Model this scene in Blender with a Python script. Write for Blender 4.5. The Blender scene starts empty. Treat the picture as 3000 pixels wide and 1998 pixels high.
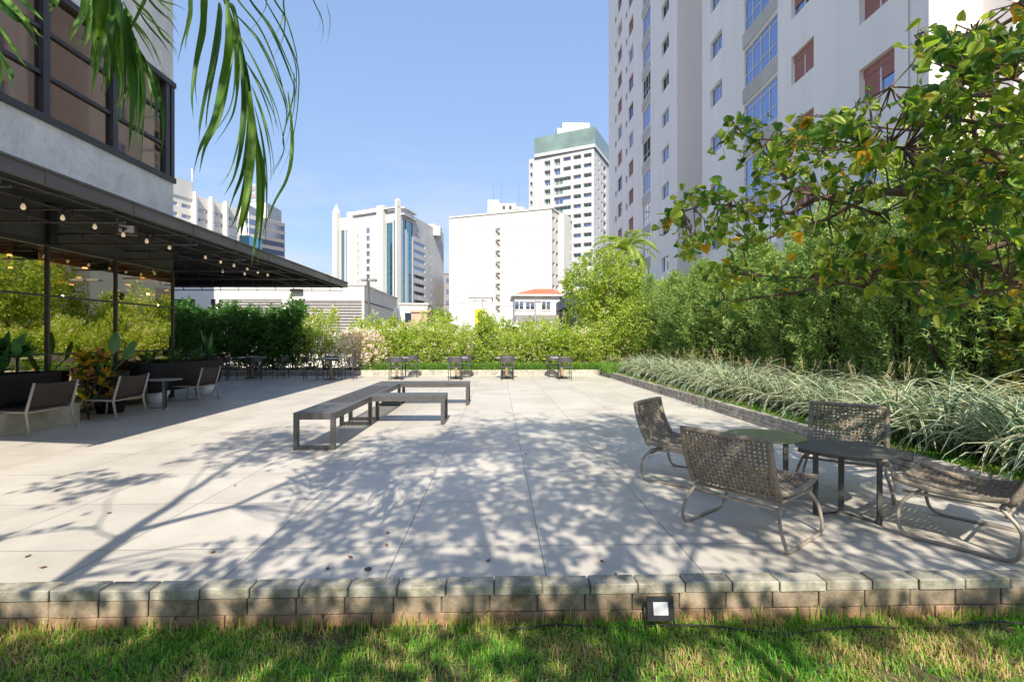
import bpy, math, random
from mathutils import Vector, Matrix, noise

random.seed(7)
sc = bpy.context.scene
COL = sc.collection
R = math.radians
F0, HC, HY, TH = 1465.0, 1.38, 994.0, math.atan(40 / 1465)
CT, ST = math.cos(TH), math.sin(TH)

def W(px, py, d):
    u = (px - 1500) / F0
    return Vector((d * (u * CT + ST), d * (CT - u * ST), HC + d * (HY - py) / F0))
def G(px, py, z=0.0):
    return W(px, py, (HC - z) * F0 / (py - HY))
def tagp(o, label=None, cat=None, group=None, kind=None):
    if label: o['label'] = label
    if cat: o['category'] = cat
    if group: o['group'] = group
    if kind: o['kind'] = kind
    return o
def empty(name, loc=(0, 0, 0), rz=0.0, label=None, cat=None, group=None):
    o = bpy.data.objects.new(name, None)
    COL.objects.link(o); o.location = loc; o.rotation_euler = (0, 0, rz)
    o.empty_display_size = .1
    return tagp(o, label, cat, group)
def inst(name, me, parent=None, loc=(0, 0, 0), rz=0.0):
    o = bpy.data.objects.new(name, me); COL.objects.link(o)
    o.location = loc; o.rotation_euler = (0, 0, rz)
    if parent: o.parent = parent
    return o
def copy_tree(o, parent=None):
    c = o.copy(); COL.objects.link(c)
    if parent: c.parent = parent
    for ch in [k for k in o.children]:
        copy_tree(ch, c)
    return c

class MB:
    def __init__(s):
        s.v, s.f, s.m, s.mats, s.sm = [], [], [], [], []
    def mi(s, mat):
        if mat not in s.mats: s.mats.append(mat)
        return s.mats.index(mat)
    def face(s, pts, mat=None, smooth=False):
        i = len(s.v); s.v.extend([tuple(p) for p in pts])
        s.f.append(tuple(range(i, i + len(pts)))); s.m.append(s.mi(mat) if mat else 0); s.sm.append(smooth)
    def box(s, x0, x1, y0, y1, z0, z1, mat=None, M=None):
        P = [(x0,y0,z0),(x1,y0,z0),(x1,y1,z0),(x0,y1,z0),(x0,y0,z1),(x1,y0,z1),(x1,y1,z1),(x0,y1,z1)]
        if M is not None: P = [tuple(M @ Vector(p)) for p in P]
        i = len(s.v); s.v.extend(P); k = s.mi(mat) if mat else 0
        for q in ((0,3,2,1),(4,5,6,7),(0,1,5,4),(1,2,6,5),(2,3,7,6),(3,0,4,7)):
            s.f.append(tuple(i + a for a in q)); s.m.append(k); s.sm.append(False)
    def bbox(s, x0, x1, y0, y1, z0, z1, b=.004, mat=None):
        # box with chamfered vertical+top edges
        k = s.mi(mat) if mat else 0
        def ring(d, z):
            return [(x0+d+b*0, y0+d+b, z),(x0+d+b, y0+d, z),(x1-d-b, y0+d, z),(x1-d, y0+d+b, z),(x1-d, y1-d-b, z),(x1-d-b, y1-d, z),(x0+d+b, y1-d, z),(x0+d, y1-d-b, z)]
        rs = [ring(0, z0), ring(0, z1 - b), ring(b, z1)]
        i = len(s.v)
        for r_ in rs: s.v.extend(r_)
        for j in range(2):
            for a in range(8):
                c = (a + 1) % 8
                s.f.append((i+j*8+a, i+j*8+c, i+j*8+8+c, i+j*8+8+a)); s.m.append(k); s.sm.append(False)
        s.f.append(tuple(i + 16 + a for a in range(8))); s.m.append(k); s.sm.append(False)
        s.f.append(tuple(i + a for a in reversed(range(8)))); s.m.append(k); s.sm.append(False)
    def tube(s, pts, r, n=6, mat=None, cap=True, smooth=True, flat=None):
        pts = [Vector(p) for p in pts]
        rs = r if isinstance(r, (list, tuple)) else [r] * len(pts)
        k = s.mi(mat) if mat else 0
        i0 = len(s.v); ref = None
        for j, p in enumerate(pts):
            t = (pts[min(j+1, len(pts)-1)] - pts[max(j-1, 0)])
            if t.length < 1e-9: t = Vector((0, 0, 1))
            t.normalize()
            if ref is None:
                ref = Vector((0, 0, 1)) if abs(t.z) < .9 else Vector((1, 0, 0))
            a = (ref - t * ref.dot(t))
            if a.length < 1e-6: a = t.orthogonal()
            a.normalize(); ref = a; b = t.cross(a)
            fx, fy = (1, 1) if flat is None else flat
            for q in range(n):
                an = 2 * math.pi * (q + .5) / n
                s.v.append(tuple(p + (a * math.cos(an) * fx + b * math.sin(an) * fy) * rs[j]))
        for j in range(len(pts) - 1):
            for q in range(n):
                c = (q + 1) % n
                s.f.append((i0+j*n+q, i0+j*n+c, i0+(j+1)*n+c, i0+(j+1)*n+q)); s.m.append(k); s.sm.append(smooth)
        if cap:
            s.f.append(tuple(i0 + q for q in reversed(range(n)))); s.m.append(k); s.sm.append(False)
            s.f.append(tuple(i0 + (len(pts)-1)*n + q for q in range(n))); s.m.append(k); s.sm.append(False)
    def lathe(s, prof, n=24, mat=None, M=None, smooth=True):
        k = s.mi(mat) if mat else 0; i0 = len(s.v)
        for (r_, z) in prof:
            for q in range(n):
                an = 2 * math.pi * q / n; p = Vector((r_ * math.cos(an), r_ * math.sin(an), z))
                if M is not None: p = M @ p
                s.v.append(tuple(p))
        for j in range(len(prof) - 1):
            for q in range(n):
                c = (q + 1) % n
                s.f.append((i0+j*n+q, i0+j*n+c, i0+(j+1)*n+c, i0+(j+1)*n+q)); s.m.append(k); s.sm.append(smooth)
        s.f.append(tuple(i0 + q for q in reversed(range(n)))); s.m.append(k); s.sm.append(False)
        s.f.append(tuple(i0 + (len(prof)-1)*n + q for q in range(n))); s.m.append(k); s.sm.append(False)
    def leaf(s, b, d, side, L, w, mat=None, droop=0.0):
        n_ = side.cross(d)
        m = b + d * L * .45 + n_ * (w * .18)
        t = b + d * L - Vector((0, 0, droop * L))
        i = len(s.v); s.v.extend([tuple(b), tuple(m - side * w * .5), tuple(t), tuple(m + side * w * .5)])
        s.f.append((i, i+1, i+2, i+3)); s.m.append(s.mi(mat) if mat else 0); s.sm.append(False)
    def mesh(s, name, mat=None):
        me = bpy.data.meshes.new(name)
        me.from_pydata(s.v, [], s.f)
        ms = s.mats if s.mats else [mat]
        for m_ in ms: me.materials.append(m_)
        if len(ms) > 1: me.polygons.foreach_set('material_index', s.m)
        me.polygons.foreach_set('use_smooth', s.sm)
        me.update()
        return me
    def build(s, name, mat=None, parent=None, loc=(0, 0, 0), rz=0.0):
        return inst(name, s.mesh(name, mat), parent, loc, rz)

# ------------------------------------------------------------------ materials
def newmat(name):
    m = bpy.data.materials.new(name); m.use_nodes = True
    nt = m.node_tree; nt.nodes.clear()
    out = nt.nodes.new('ShaderNodeOutputMaterial')
    return m, nt, out
def nd(nt, typ, **kw):
    n = nt.nodes.new(typ)
    for k, v in kw.items(): setattr(n, k, v)
    return n
def c4(c): return (c[0], c[1], c[2], 1)
def mat(name, col, rough=.6, metal=0.0, var=.12, scale=6.0, bump=0.0, bscale=40.0, spec=.5, col2=None, emit=None, detail=4, stretch=None):
    m, nt, out = newmat(name)
    p = nd(nt, 'ShaderNodeBsdfPrincipled')
    p.inputs['Roughness'].default_value = rough; p.inputs['Metallic'].default_value = metal
    p.inputs['Specular IOR Level'].default_value = spec
    tc = nd(nt, 'ShaderNodeTexCoord')
    vec = tc.outputs['Object']
    if stretch:
        mp = nd(nt, 'ShaderNodeMapping'); mp.inputs['Scale'].default_value = stretch
        nt.links.new(vec, mp.inputs['Vector']); vec = mp.outputs['Vector']
    nz = nd(nt, 'ShaderNodeTexNoise'); nz.inputs['Scale'].default_value = scale; nz.inputs['Detail'].default_value = detail
    nt.links.new(vec, nz.inputs['Vector'])
    cr = nd(nt, 'ShaderNodeValToRGB')
    c2 = col2 if col2 else tuple(x * (1 - var) for x in col)
    c1 = tuple(min(1, x * (1 + var * .5)) for x in col)
    cr.color_ramp.elements[0].position = .32; cr.color_ramp.elements[1].position = .68
    cr.color_ramp.elements[0].color = c4(c2); cr.color_ramp.elements[1].color = c4(c1)
    nt.links.new(nz.outputs['Fac'], cr.inputs['Fac']); nt.links.new(cr.outputs['Color'], p.inputs['Base Color'])
    if bump:
        nb = nd(nt, 'ShaderNodeTexNoise'); nb.inputs['Scale'].default_value = bscale; nb.inputs['Detail'].default_value = 5
        nt.links.new(vec, nb.inputs['Vector'])
        bp = nd(nt, 'ShaderNodeBump'); bp.inputs['Strength'].default_value = bump; bp.inputs['Distance'].default_value = .06 if bump >= 1 else .02
        nt.links.new(nb.outputs['Fac'], bp.inputs['Height']); nt.links.new(bp.outputs['Normal'], p.inputs['Normal'])
    if emit:
        p.inputs['Emission Color'].default_value = c4(emit[0]); p.inputs['Emission Strength'].default_value = emit[1]
    nt.links.new(p.outputs[0], out.inputs[0])
    return m
def leafmat(name, cols, rough=.45, trans=.35, spec=.4, tt=(1.5, 1.45, .55)):
    """cols: list of (position, colour): a random shade per leaf"""
    m, nt, out = newmat(name)
    g = nd(nt, 'ShaderNodeNewGeometry')
    cr = nd(nt, 'ShaderNodeValToRGB'); cr.color_ramp.interpolation = 'LINEAR'
    e = cr.color_ramp.elements
    while len(e) < len(cols): e.new(.5)
    for i, (ps, c) in enumerate(cols): e[i].position = ps; e[i].color = c4(c)
    nt.links.new(g.outputs['Random Per Island'], cr.inputs['Fac'])
    p = nd(nt, 'ShaderNodeBsdfPrincipled'); p.inputs['Roughness'].default_value = rough
    p.inputs['Specular IOR Level'].default_value = spec
    nt.links.new(cr.outputs['Color'], p.inputs['Base Color'])
    t = nd(nt, 'ShaderNodeBsdfTranslucent')
    mu = nd(nt, 'ShaderNodeMixRGB', blend_type='MULTIPLY'); mu.inputs['Fac'].default_value = 1
    mu.inputs['Color2'].default_value = (tt[0], tt[1], tt[2], 1)
    nt.links.new(cr.outputs['Color'], mu.inputs['Color1']); nt.links.new(mu.outputs[0], t.inputs['Color'])
    mx = nd(nt, 'ShaderNodeMixShader'); mx.inputs['Fac'].default_value = trans
    nt.links.new(p.outputs[0], mx.inputs[1]); nt.links.new(t.outputs[0], mx.inputs[2])
    nt.links.new(mx.outputs[0], out.inputs[0])
    return m
def mirror_glass(name, tint, rough=.03, refl=.55, through=(.5, .42, .3)):
    m, nt, out = newmat(name)
    g = nd(nt, 'ShaderNodeBsdfGlossy'); g.inputs['Color'].default_value = c4(tint); g.inputs['Roughness'].default_value = rough
    t = nd(nt, 'ShaderNodeBsdfTransparent'); t.inputs['Color'].default_value = c4(through)
    lw = nd(nt, 'ShaderNodeLayerWeight'); lw.inputs['Blend'].default_value = .35
    mr = nd(nt, 'ShaderNodeMapRange'); mr.inputs['To Min'].default_value = refl; mr.inputs['To Max'].default_value = 1
    nt.links.new(lw.outputs['Fresnel'], mr.inputs['Value'])
    mx = nd(nt, 'ShaderNodeMixShader')
    nt.links.new(mr.outputs[0], mx.inputs['Fac']); nt.links.new(t.outputs[0], mx.inputs[1]); nt.links.new(g.outputs[0], mx.inputs[2])
    nt.links.new(mx.outputs[0], out.inputs[0])
    return m
def paving_mat():
    m, nt, out = newmat('porcelain_paving')
    L = nt.links.new
    geo = nd(nt, 'ShaderNodeNewGeometry'); sep = nd(nt, 'ShaderNodeSeparateXYZ'); L(geo.outputs['Position'], sep.inputs[0])
    def M(op, a, b=None, c=None):
        n = nd(nt, 'ShaderNodeMath', operation=op)
        for i, q in enumerate((a, b, c)):
            if q is None: continue
            if isinstance(q, (int, float)): n.inputs[i].default_value = q
            else: L(q, n.inputs[i])
        return n.outputs[0]
    ux = M('DIVIDE', M('SUBTRACT', sep.outputs['X'], .28), .933)
    uy = M('DIVIDE', M('SUBTRACT', sep.outputs['Y'], 3.345), .933)
    def joint(u):
        fr = M('FRACT', u); return M('MINIMUM', fr, M('SUBTRACT', 1.0, fr))
    jd = M('MINIMUM', joint(ux), joint(uy))
    jm = M('LESS_THAN', jd, .0033)
    cmb = nd(nt, 'ShaderNodeCombineXYZ'); L(M('FLOOR', ux), cmb.inputs[0]); L(M('FLOOR', uy), cmb.inputs[1])
    wn = nd(nt, 'ShaderNodeTexWhiteNoise'); wn.noise_dimensions = '3D'; L(cmb.outputs[0], wn.inputs['Vector'])
    nz = nd(nt, 'ShaderNodeTexNoise'); nz.inputs['Scale'].default_value = 1.3; nz.inputs['Detail'].default_value = 8; nz.inputs['Roughness'].default_value = .65
    L(geo.outputs['Position'], nz.inputs['Vector'])
    nf = nd(nt, 'ShaderNodeTexNoise'); nf.inputs['Scale'].default_value = 90; nf.inputs['Detail'].default_value = 3
    L(geo.outputs['Position'], nf.inputs['Vector'])
    cr = nd(nt, 'ShaderNodeValToRGB'); e = cr.color_ramp.elements
    e[0].position = .3; e[0].color = (.49, .455, .395, 1); e[1].position = .72; e[1].color = (.64, .60, .53, 1)
    L(nz.outputs['Fac'], cr.inputs['Fac'])
    val = M('ADD', .90, M('MULTIPLY', wn.outputs['Value'], .13))
    val = M('ADD', val, M('MULTIPLY', M('SUBTRACT', nf.outputs['Fac'], .5), .12))
    hsv = nd(nt, 'ShaderNodeHueSaturation'); L(cr.outputs[0], hsv.inputs['Color']); L(val, hsv.inputs['Value'])
    mx = nd(nt, 'ShaderNodeMixRGB'); L(jm, mx.inputs['Fac']); L(hsv.outputs[0], mx.inputs['Color1']); mx.inputs['Color2'].default_value = (.12, .11, .10, 1)
    # dirt spots
    vo = nd(nt, 'ShaderNodeTexNoise'); vo.inputs['Scale'].default_value = 3.1; vo.inputs['Detail'].default_value = 10; vo.inputs['Roughness'].default_value = .8
    L(geo.outputs['Position'], vo.inputs['Vector'])
    ds = nd(nt, 'ShaderNodeMapRange'); ds.inputs['From Min'].default_value = .55; ds.inputs['From Max'].default_value = .72; ds.inputs['To Max'].default_value = .45
    L(vo.outputs['Fac'], ds.inputs['Value'])
    m2 = nd(nt, 'ShaderNodeMixRGB'); L(ds.outputs[0], m2.inputs['Fac']); L(mx.outputs[0], m2.inputs['Color1']); m2.inputs['Color2'].default_value = (.30, .27, .22, 1)
    p = nd(nt, 'ShaderNodeBsdfPrincipled'); L(m2.outputs[0], p.inputs['Base Color'])
    rr = M('ADD', .34, M('MULTIPLY', nz.outputs['Fac'], .25)); L(rr, p.inputs['Roughness'])
    bp = nd(nt, 'ShaderNodeBump'); bp.inputs['Strength'].default_value = .25; bp.inputs['Distance'].default_value = .004
    L(M('SUBTRACT', nf.outputs['Fac'], M('MULTIPLY', jm, 3.0)), bp.inputs['Height']); L(bp.outputs[0], p.inputs['Normal'])
    L(p.outputs[0], out.inputs[0])
    return m
def kerb_mat(name, base, low, zlow):
    """painted concrete brick, red earth splashed on its foot"""
    m, nt, out = newmat(name); L = nt.links.new
    g = nd(nt, 'ShaderNodeNewGeometry'); sep = nd(nt, 'ShaderNodeSeparateXYZ'); L(g.outputs['Position'], sep.inputs[0])
    nz = nd(nt, 'ShaderNodeTexNoise'); nz.inputs['Scale'].default_value = 9; nz.inputs['Detail'].default_value = 9; nz.inputs['Roughness'].default_value = .7
    L(g.outputs['Position'], nz.inputs['Vector'])
    cr = nd(nt, 'ShaderNodeValToRGB'); e = cr.color_ramp.elements
    e[0].position = .36; e[0].color = c4(tuple(x * q for x, q in zip(base, (.42, .44, .36)))); e[1].position = .58; e[1].color = c4(base)
    L(nz.outputs['Fac'], cr.inputs['Fac'])
    hs = nd(nt, 'ShaderNodeHueSaturation'); L(cr.outputs[0], hs.inputs['Color'])
    mr0 = nd(nt, 'ShaderNodeMapRange'); mr0.inputs['To Min'].default_value = .8; mr0.inputs['To Max'].default_value = 1.12
    L(g.outputs['Random Per Island'], mr0.inputs['Value']); L(mr0.outputs[0], hs.inputs['Value'])
    mr = nd(nt, 'ShaderNodeMapRange'); mr.inputs['From Min'].default_value = zlow + .1; mr.inputs['From Max'].default_value = zlow
    L(sep.outputs['Z'], mr.inputs['Value'])
    mm = nd(nt, 'ShaderNodeMath', operation='MULTIPLY'); L(mr.outputs[0], mm.inputs[0]); L(nz.outputs['Fac'], mm.inputs[1])
    m3 = nd(nt, 'ShaderNodeMath', operation='MULTIPLY'); L(mm.outputs[0], m3.inputs[0]); m3.inputs[1].default_value = 1.7; m3.use_clamp = True
    mx = nd(nt, 'ShaderNodeMixRGB'); L(m3.outputs[0], mx.inputs['Fac']); L(hs.outputs[0], mx.inputs['Color1']); mx.inputs['Color2'].default_value = c4(low)
    p = nd(nt, 'ShaderNodeBsdfPrincipled'); p.inputs['Roughness'].default_value = .82; L(mx.outputs[0], p.inputs['Base Color'])
    nb = nd(nt, 'ShaderNodeTexNoise'); nb.inputs['Scale'].default_value = 70; nb.inputs['Detail'].default_value = 6
    L(g.outputs['Position'], nb.inputs['Vector'])
    bp = nd(nt, 'ShaderNodeBump'); bp.inputs['Strength'].default_value = .5; bp.inputs['Distance'].default_value = .008
    L(nb.outputs['Fac'], bp.inputs['Height']); L(bp.outputs[0], p.inputs['Normal'])
    L(p.outputs[0], out.inputs[0])
    return m

M_pave = paving_mat()
M_kerb = kerb_mat('kerb_brick', (.43, .40, .33), (.36, .17, .08), .03)
M_kerb_low = kerb_mat('kerb_low_brick', (.36, .285, .205), (.36, .16, .07), .0)
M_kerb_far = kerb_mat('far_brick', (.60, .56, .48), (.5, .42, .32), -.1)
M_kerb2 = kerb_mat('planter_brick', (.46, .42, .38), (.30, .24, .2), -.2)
M_mortar = mat('mortar', (.16, .14, .12), .95, var=.3, scale=20)
M_soil = mat('soil', (.09, .055, .035), .95, var=.5, scale=9, bump=.6, bscale=30)
M_lawnsoil = mat('lawn_soil', (.10, .085, .035), .95, var=.5, scale=14, bump=.6, bscale=50)
M_asph = mat('asphalt', (.16, .155, .15), .9, var=.3, scale=.6)
M_white = mat('white_paint', (.82, .80, .77), .7, var=.06, scale=1.2, bump=.08)
M_white2 = mat('white_tower_paint', (.53, .53, .54), .7, var=.10, scale=.5, stretch=(1, 1, .15))
M_cream = mat('cream_paint', (.72, .69, .62), .75, var=.08, scale=.35)
M_bright = mat('bright_white_paint', (.64, .62, .585), .8, var=.10, scale=.5, stretch=(1, 1, .12))
M_greyw = mat('grey_concrete_wall', (.50, .50, .50), .8, var=.12, scale=.5)
M_facade = mat('apartment_paint', (.86, .80, .755), .85, var=.05, scale=.9, bump=.05, bscale=15, stretch=(1, 1, .09))
M_stucco = mat('textured_stucco', (.82, .79, .75), .9, var=.14, scale=2.2, bump=1.0, bscale=7, stretch=(1, 1, .7))
M_black = mat('black_metal', (.022, .022, .025), .45, var=.2)
M_char = mat('charcoal_panel', (.065, .065, .058), .6, var=.2, scale=2)
M_fascia = mat('fascia_metal', (.13, .125, .125), .42, metal=.3, var=.3, scale=2.5, stretch=(1, .3, 1))
M_awn = mat('awning_fabric', (.028, .03, .036), .8, var=.25, scale=3)
M_steel = mat('dark_steel', (.06, .058, .056), .5, var=.2)
M_bench = mat('bench_paint', (.085, .082, .08), .42, var=.22, scale=5, bump=.05, bscale=60)
M_rope = mat('taupe_rope', (.34, .285, .22), .85, var=.3, scale=30, bump=.5, bscale=220)
M_tubep = mat('taupe_tube', (.36, .31, .25), .4, var=.15, scale=8)
M_olive = mat('olive_tabletop', (.22, .24, .10), .45, var=.12, scale=4)
M_grap = mat('graphite_table', (.085, .087, .08), .5, var=.2, scale=4)
M_framew = mat('champagne_frame', (.42, .36, .29), .4, var=.08)
M_sling = mat('brown_sling', (.048, .034, .026), .75, var=.3, scale=60, stretch=(1, 1, 6))
M_planter = mat('black_planter', (.010, .010, .011), .6, spec=.25, var=.2)
M_beige = mat('beige_stone_box', (.42, .37, .27), .7, var=.18, scale=5)
M_dchair = mat('graphite_chair', (.075, .073, .08), .5, var=.15)
M_ttop = mat('stone_tabletop', (.42, .41, .40), .45, var=.15, scale=12)
M_wood = mat('wood_column', (.28, .20, .12), .6, var=.35, scale=8, stretch=(1, 1, .1))
M_woodc = mat('wood_ceiling', (.42, .19, .05), .6, var=.3, scale=4, stretch=(6, .3, 1))
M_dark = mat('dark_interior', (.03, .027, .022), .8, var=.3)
M_louv = mat('grey_louvre', (.27, .255, .26), .6, var=.1)
M_dlouv = mat('navy_louvre', (.05, .055, .075), .6, var=.1)
M_shut = mat('rose_brown_shutter', (.36, .15, .12), .65, var=.12, scale=3)
M_wframe = mat('white_window_frame', (.68, .68, .68), .5, var=.05)
M_bframe = mat('dark_window_frame', (.05, .048, .055), .4, var=.15)
M_concr = mat('spandrel_concrete', (.50, .47, .43), .85, var=.12, scale=1)
M_roof = mat('terracotta_roof', (.48, .17, .09), .85, var=.25, scale=2)
M_blue = mat('blue_wall', (.02, .13, .26), .6, var=.2)
M_navy = mat('navy_roof', (.05, .06, .12), .6, var=.2)
M_yel = mat('yellow_plastic', (.85, .62, .02), .5, var=.05)
M_orange = mat('orange_plastic', (.8, .32, .03), .5, var=.05)
M_umb = mat('blue_grey_fabric', (.17, .18, .25), .85, var=.2, scale=6)
M_bark = mat('bark', (.24, .175, .12), .9, var=.45, scale=14, bump=.8, bscale=40, stretch=(1, 1, .4))
M_twig = mat('pale_twig', (.24, .17, .11), .85, var=.3, scale=20)
M_cable = mat('black_cable', (.02, .02, .022), .5)
M_lamp = mat('lamp_diffuser', (.72, .73, .74), .25, var=.03)
M_bulb = mat('glass_bulb', (.9, .75, .5), .15, var=.03, emit=((1, .78, .5), .18))
M_spot = mat('indoor_downlight', (.9, .8, .6), .3, emit=((1, .75, .42), 4))
M_teal = mirror_glass('teal_glass', (.28, .55, .68), .06, .75, (.03, .06, .07))
M_green = mat('green_glass', (.20, .275, .26), .18, var=.25, scale=.25)
M_pglass = mirror_glass('violet_glass', (.42, .44, .58), .12, .8, (.05, .05, .08))
M_bluegl = mirror_glass('window_glass', (.52, .58, .80), .04, .62, (.10, .10, .13))
M_tint = mirror_glass('bronze_glass', (.60, .47, .38), .03, .48, (.75, .55, .36))
M_sheer = mat('beige_curtain', (.58, .44, .30), .9, var=.2, scale=1.2, stretch=(1, 3, .2))  # brown-beige cloth with vertical streaks
M_mirror = mirror_glass('bronze_mirror_glass', (.66, .61, .42), .008, .78, (.95, .62, .30))
M_bark2 = mat('dark_stem', (.06, .045, .035), .9, var=.4, scale=10)
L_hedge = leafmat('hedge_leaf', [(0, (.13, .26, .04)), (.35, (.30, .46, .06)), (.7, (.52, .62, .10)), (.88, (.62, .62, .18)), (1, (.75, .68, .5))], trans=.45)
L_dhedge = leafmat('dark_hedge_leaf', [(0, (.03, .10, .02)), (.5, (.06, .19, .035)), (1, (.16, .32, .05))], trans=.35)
L_pink = leafmat('pink_flower_leaf', [(0, (.16, .22, .05)), (.10, (.34, .30, .18)), (.12, (.80, .66, .66)), (1, (.88, .80, .80))], trans=.3)
L_podo = leafmat('podocarpus_leaf', [(0, (.11, .23, .06)), (.5, (.26, .40, .11)), (1, (.50, .60, .21))], trans=.4)
L_fig = leafmat('fig_leaf', [(0, (.12, .24, .03)), (.5, (.30, .42, .06)), (1, (.54, .58, .11))], trans=.42)
L_heart = leafmat('heart_leaf', [(0, (.06, .17, .07)), (.3, (.14, .30, .05)), (.62, (.34, .48, .07)), (.955, (.50, .58, .12)), (.98, (.75, .52, .08)), (1, (.78, .36, .04))], rough=.4, trans=.5)
L_shade = leafmat('shade_tree_leaf', [(0, (.03, .09, .015)), (1, (.12, .2, .03))], trans=.25)
L_palm = leafmat('palm_leaflet', [(0, (.025, .09, .02)), (.5, (.07, .18, .02)), (1, (.20, .36, .06))], rough=.45, trans=.45)
L_grass = leafmat('lawn_blade', [(0, (.06, .24, .02)), (.35, (.15, .42, .04)), (.60, (.34, .50, .07)), (.70, (.56, .46, .20)), (1, (.66, .46, .26))], trans=.4)
_g = L_grass.node_tree; _cr = [n for n in _g.nodes if n.type == 'VALTORGB'][0]; _ge = [n for n in _g.nodes if n.type == 'NEW_GEOMETRY'][0]
_nz = _g.nodes.new('ShaderNodeTexNoise'); _nz.inputs['Scale'].default_value = 2.6; _nz.inputs['Detail'].default_value = 5; _g.links.new(_ge.outputs['Position'], _nz.inputs['Vector'])
_ma = _g.nodes.new('ShaderNodeMath'); _ma.operation = 'MULTIPLY_ADD'; _g.links.new(_ge.outputs['Random Per Island'], _ma.inputs[0]); _ma.inputs[1].default_value = .62
_mb = _g.nodes.new('ShaderNodeMapRange'); _mb.inputs['From Min'].default_value = .35; _mb.inputs['From Max'].default_value = .68; _mb.inputs['To Min'].default_value = -.12; _mb.inputs['To Max'].default_value = .5
_g.links.new(_nz.outputs['Fac'], _mb.inputs['Value']); _g.links.new(_mb.outputs[0], _ma.inputs[2]); _g.links.new(_ma.outputs[0], _cr.inputs['Fac'])
L_tuft = leafmat('bright_tuft_blade', [(0, (.07, .20, .03)), (.6, (.16, .34, .05)), (1, (.30, .42, .08))], trans=.35)
L_vgreen = leafmat('variegated_green', [(0, (.07, .17, .10)), (1, (.17, .28, .17))], trans=.3, tt=(1.2, 1.3, .8))
L_vcream = leafmat('variegated_cream', [(0, (.52, .60, .42)), (.55, (.76, .76, .54)), (1, (.76, .66, .42))], trans=.3, tt=(1.15, 1.15, .8))
L_plume = leafmat('dry_plume', [(0, (.50, .40, .24)), (1, (.66, .56, .36))], trans=.3)
L_broad = leafmat('broad_leaf', [(0, (.04, .13, .04)), (.6, (.10, .26, .08)), (1, (.22, .36, .16))], rough=.3, trans=.25)
L_croton = leafmat('croton_leaf', [(0, (.04, .11, .02)), (.4, (.20, .34, .03)), (.46, (.85, .62, .03)), (.75, (.85, .50, .03)), (.8, (.42, .16, .07)), (1, (.45, .26, .15))], rough=.35, trans=.3)
L_dry = leafmat('dry_leaf', [(0, (.25, .12, .05)), (1, (.12, .07, .04))], trans=.1)
# ------------------------------------------------------------------ camera, sun, sky
cam = bpy.data.cameras.new('camera'); co = bpy.data.objects.new('camera', cam); COL.objects.link(co)
co.location = (0, 0, HC); co.rotation_euler = (R(90), 0, -TH)
cam.sensor_width = 36; cam.lens = 36 * F0 / 3000; cam.shift_y = -5 / 3000; cam.clip_end = 4000; cam.clip_start = .05
sc.camera = co
EL = 43.0
sl = bpy.data.lights.new('sun', 'SUN'); sl.energy = 3.6; sl.angle = R(.55); sl.color = (1, .91, .77)
so = bpy.data.objects.new('sun', sl); COL.objects.link(so); so.rotation_euler = (R(90 - EL), 0, R(-.6)); so.location = (0, -20, 30)
w = bpy.data.worlds.new('World'); sc.world = w; w.use_nodes = True
nt = w.node_tree; nt.nodes.clear()
sky = nt.nodes.new('ShaderNodeTexSky'); sky.sky_type = 'NISHITA'; sky.sun_disc = False
sky.sun_elevation = R(EL); sky.sun_rotation = R(180.6); sky.air_density = 1.0; sky.dust_density = .6; sky.ozone_density = 2.5; sky.altitude = 700
bg = nt.nodes.new('ShaderNodeBackground'); bg.inputs['Strength'].default_value = .15
wo = nt.nodes.new('ShaderNodeOutputWorld')
# thin wisps of cloud low over the horizon
tc = nt.nodes.new('ShaderNodeTexCoord'); mp = nt.nodes.new('ShaderNodeMapping'); mp.inputs['Scale'].default_value = (2.2, 2.2, 9)
nz = nt.nodes.new('ShaderNodeTexNoise'); nz.inputs['Scale'].default_value = 2.0; nz.inputs['Detail'].default_value = 7; nz.inputs['Roughness'].default_value = .6
nt.links.new(tc.outputs['Generated'], mp.inputs['Vector']); nt.links.new(mp.outputs[0], nz.inputs['Vector'])
cr = nt.nodes.new('ShaderNodeMapRange'); cr.inputs['From Min'].default_value = .42; cr.inputs['From Max'].default_value = .66; cr.inputs['To Max'].default_value = .7
nt.links.new(nz.outputs['Fac'], cr.inputs['Value'])
sp = nt.nodes.new('ShaderNodeSeparateXYZ'); nt.links.new(tc.outputs['Generated'], sp.inputs[0])
hr = nt.nodes.new('ShaderNodeMapRange'); hr.inputs['From Min'].default_value = .38; hr.inputs['From Max'].default_value = .08
nt.links.new(sp.outputs['Z'], hr.inputs['Value'])
mu = nt.nodes.new('ShaderNodeMath'); mu.operation = 'MULTIPLY'; nt.links.new(cr.outputs[0], mu.inputs[0]); nt.links.new(hr.outputs[0], mu.inputs[1])
mx = nt.nodes.new('ShaderNodeMixRGB'); nt.links.new(mu.outputs[0], mx.inputs['Fac']); 
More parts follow.
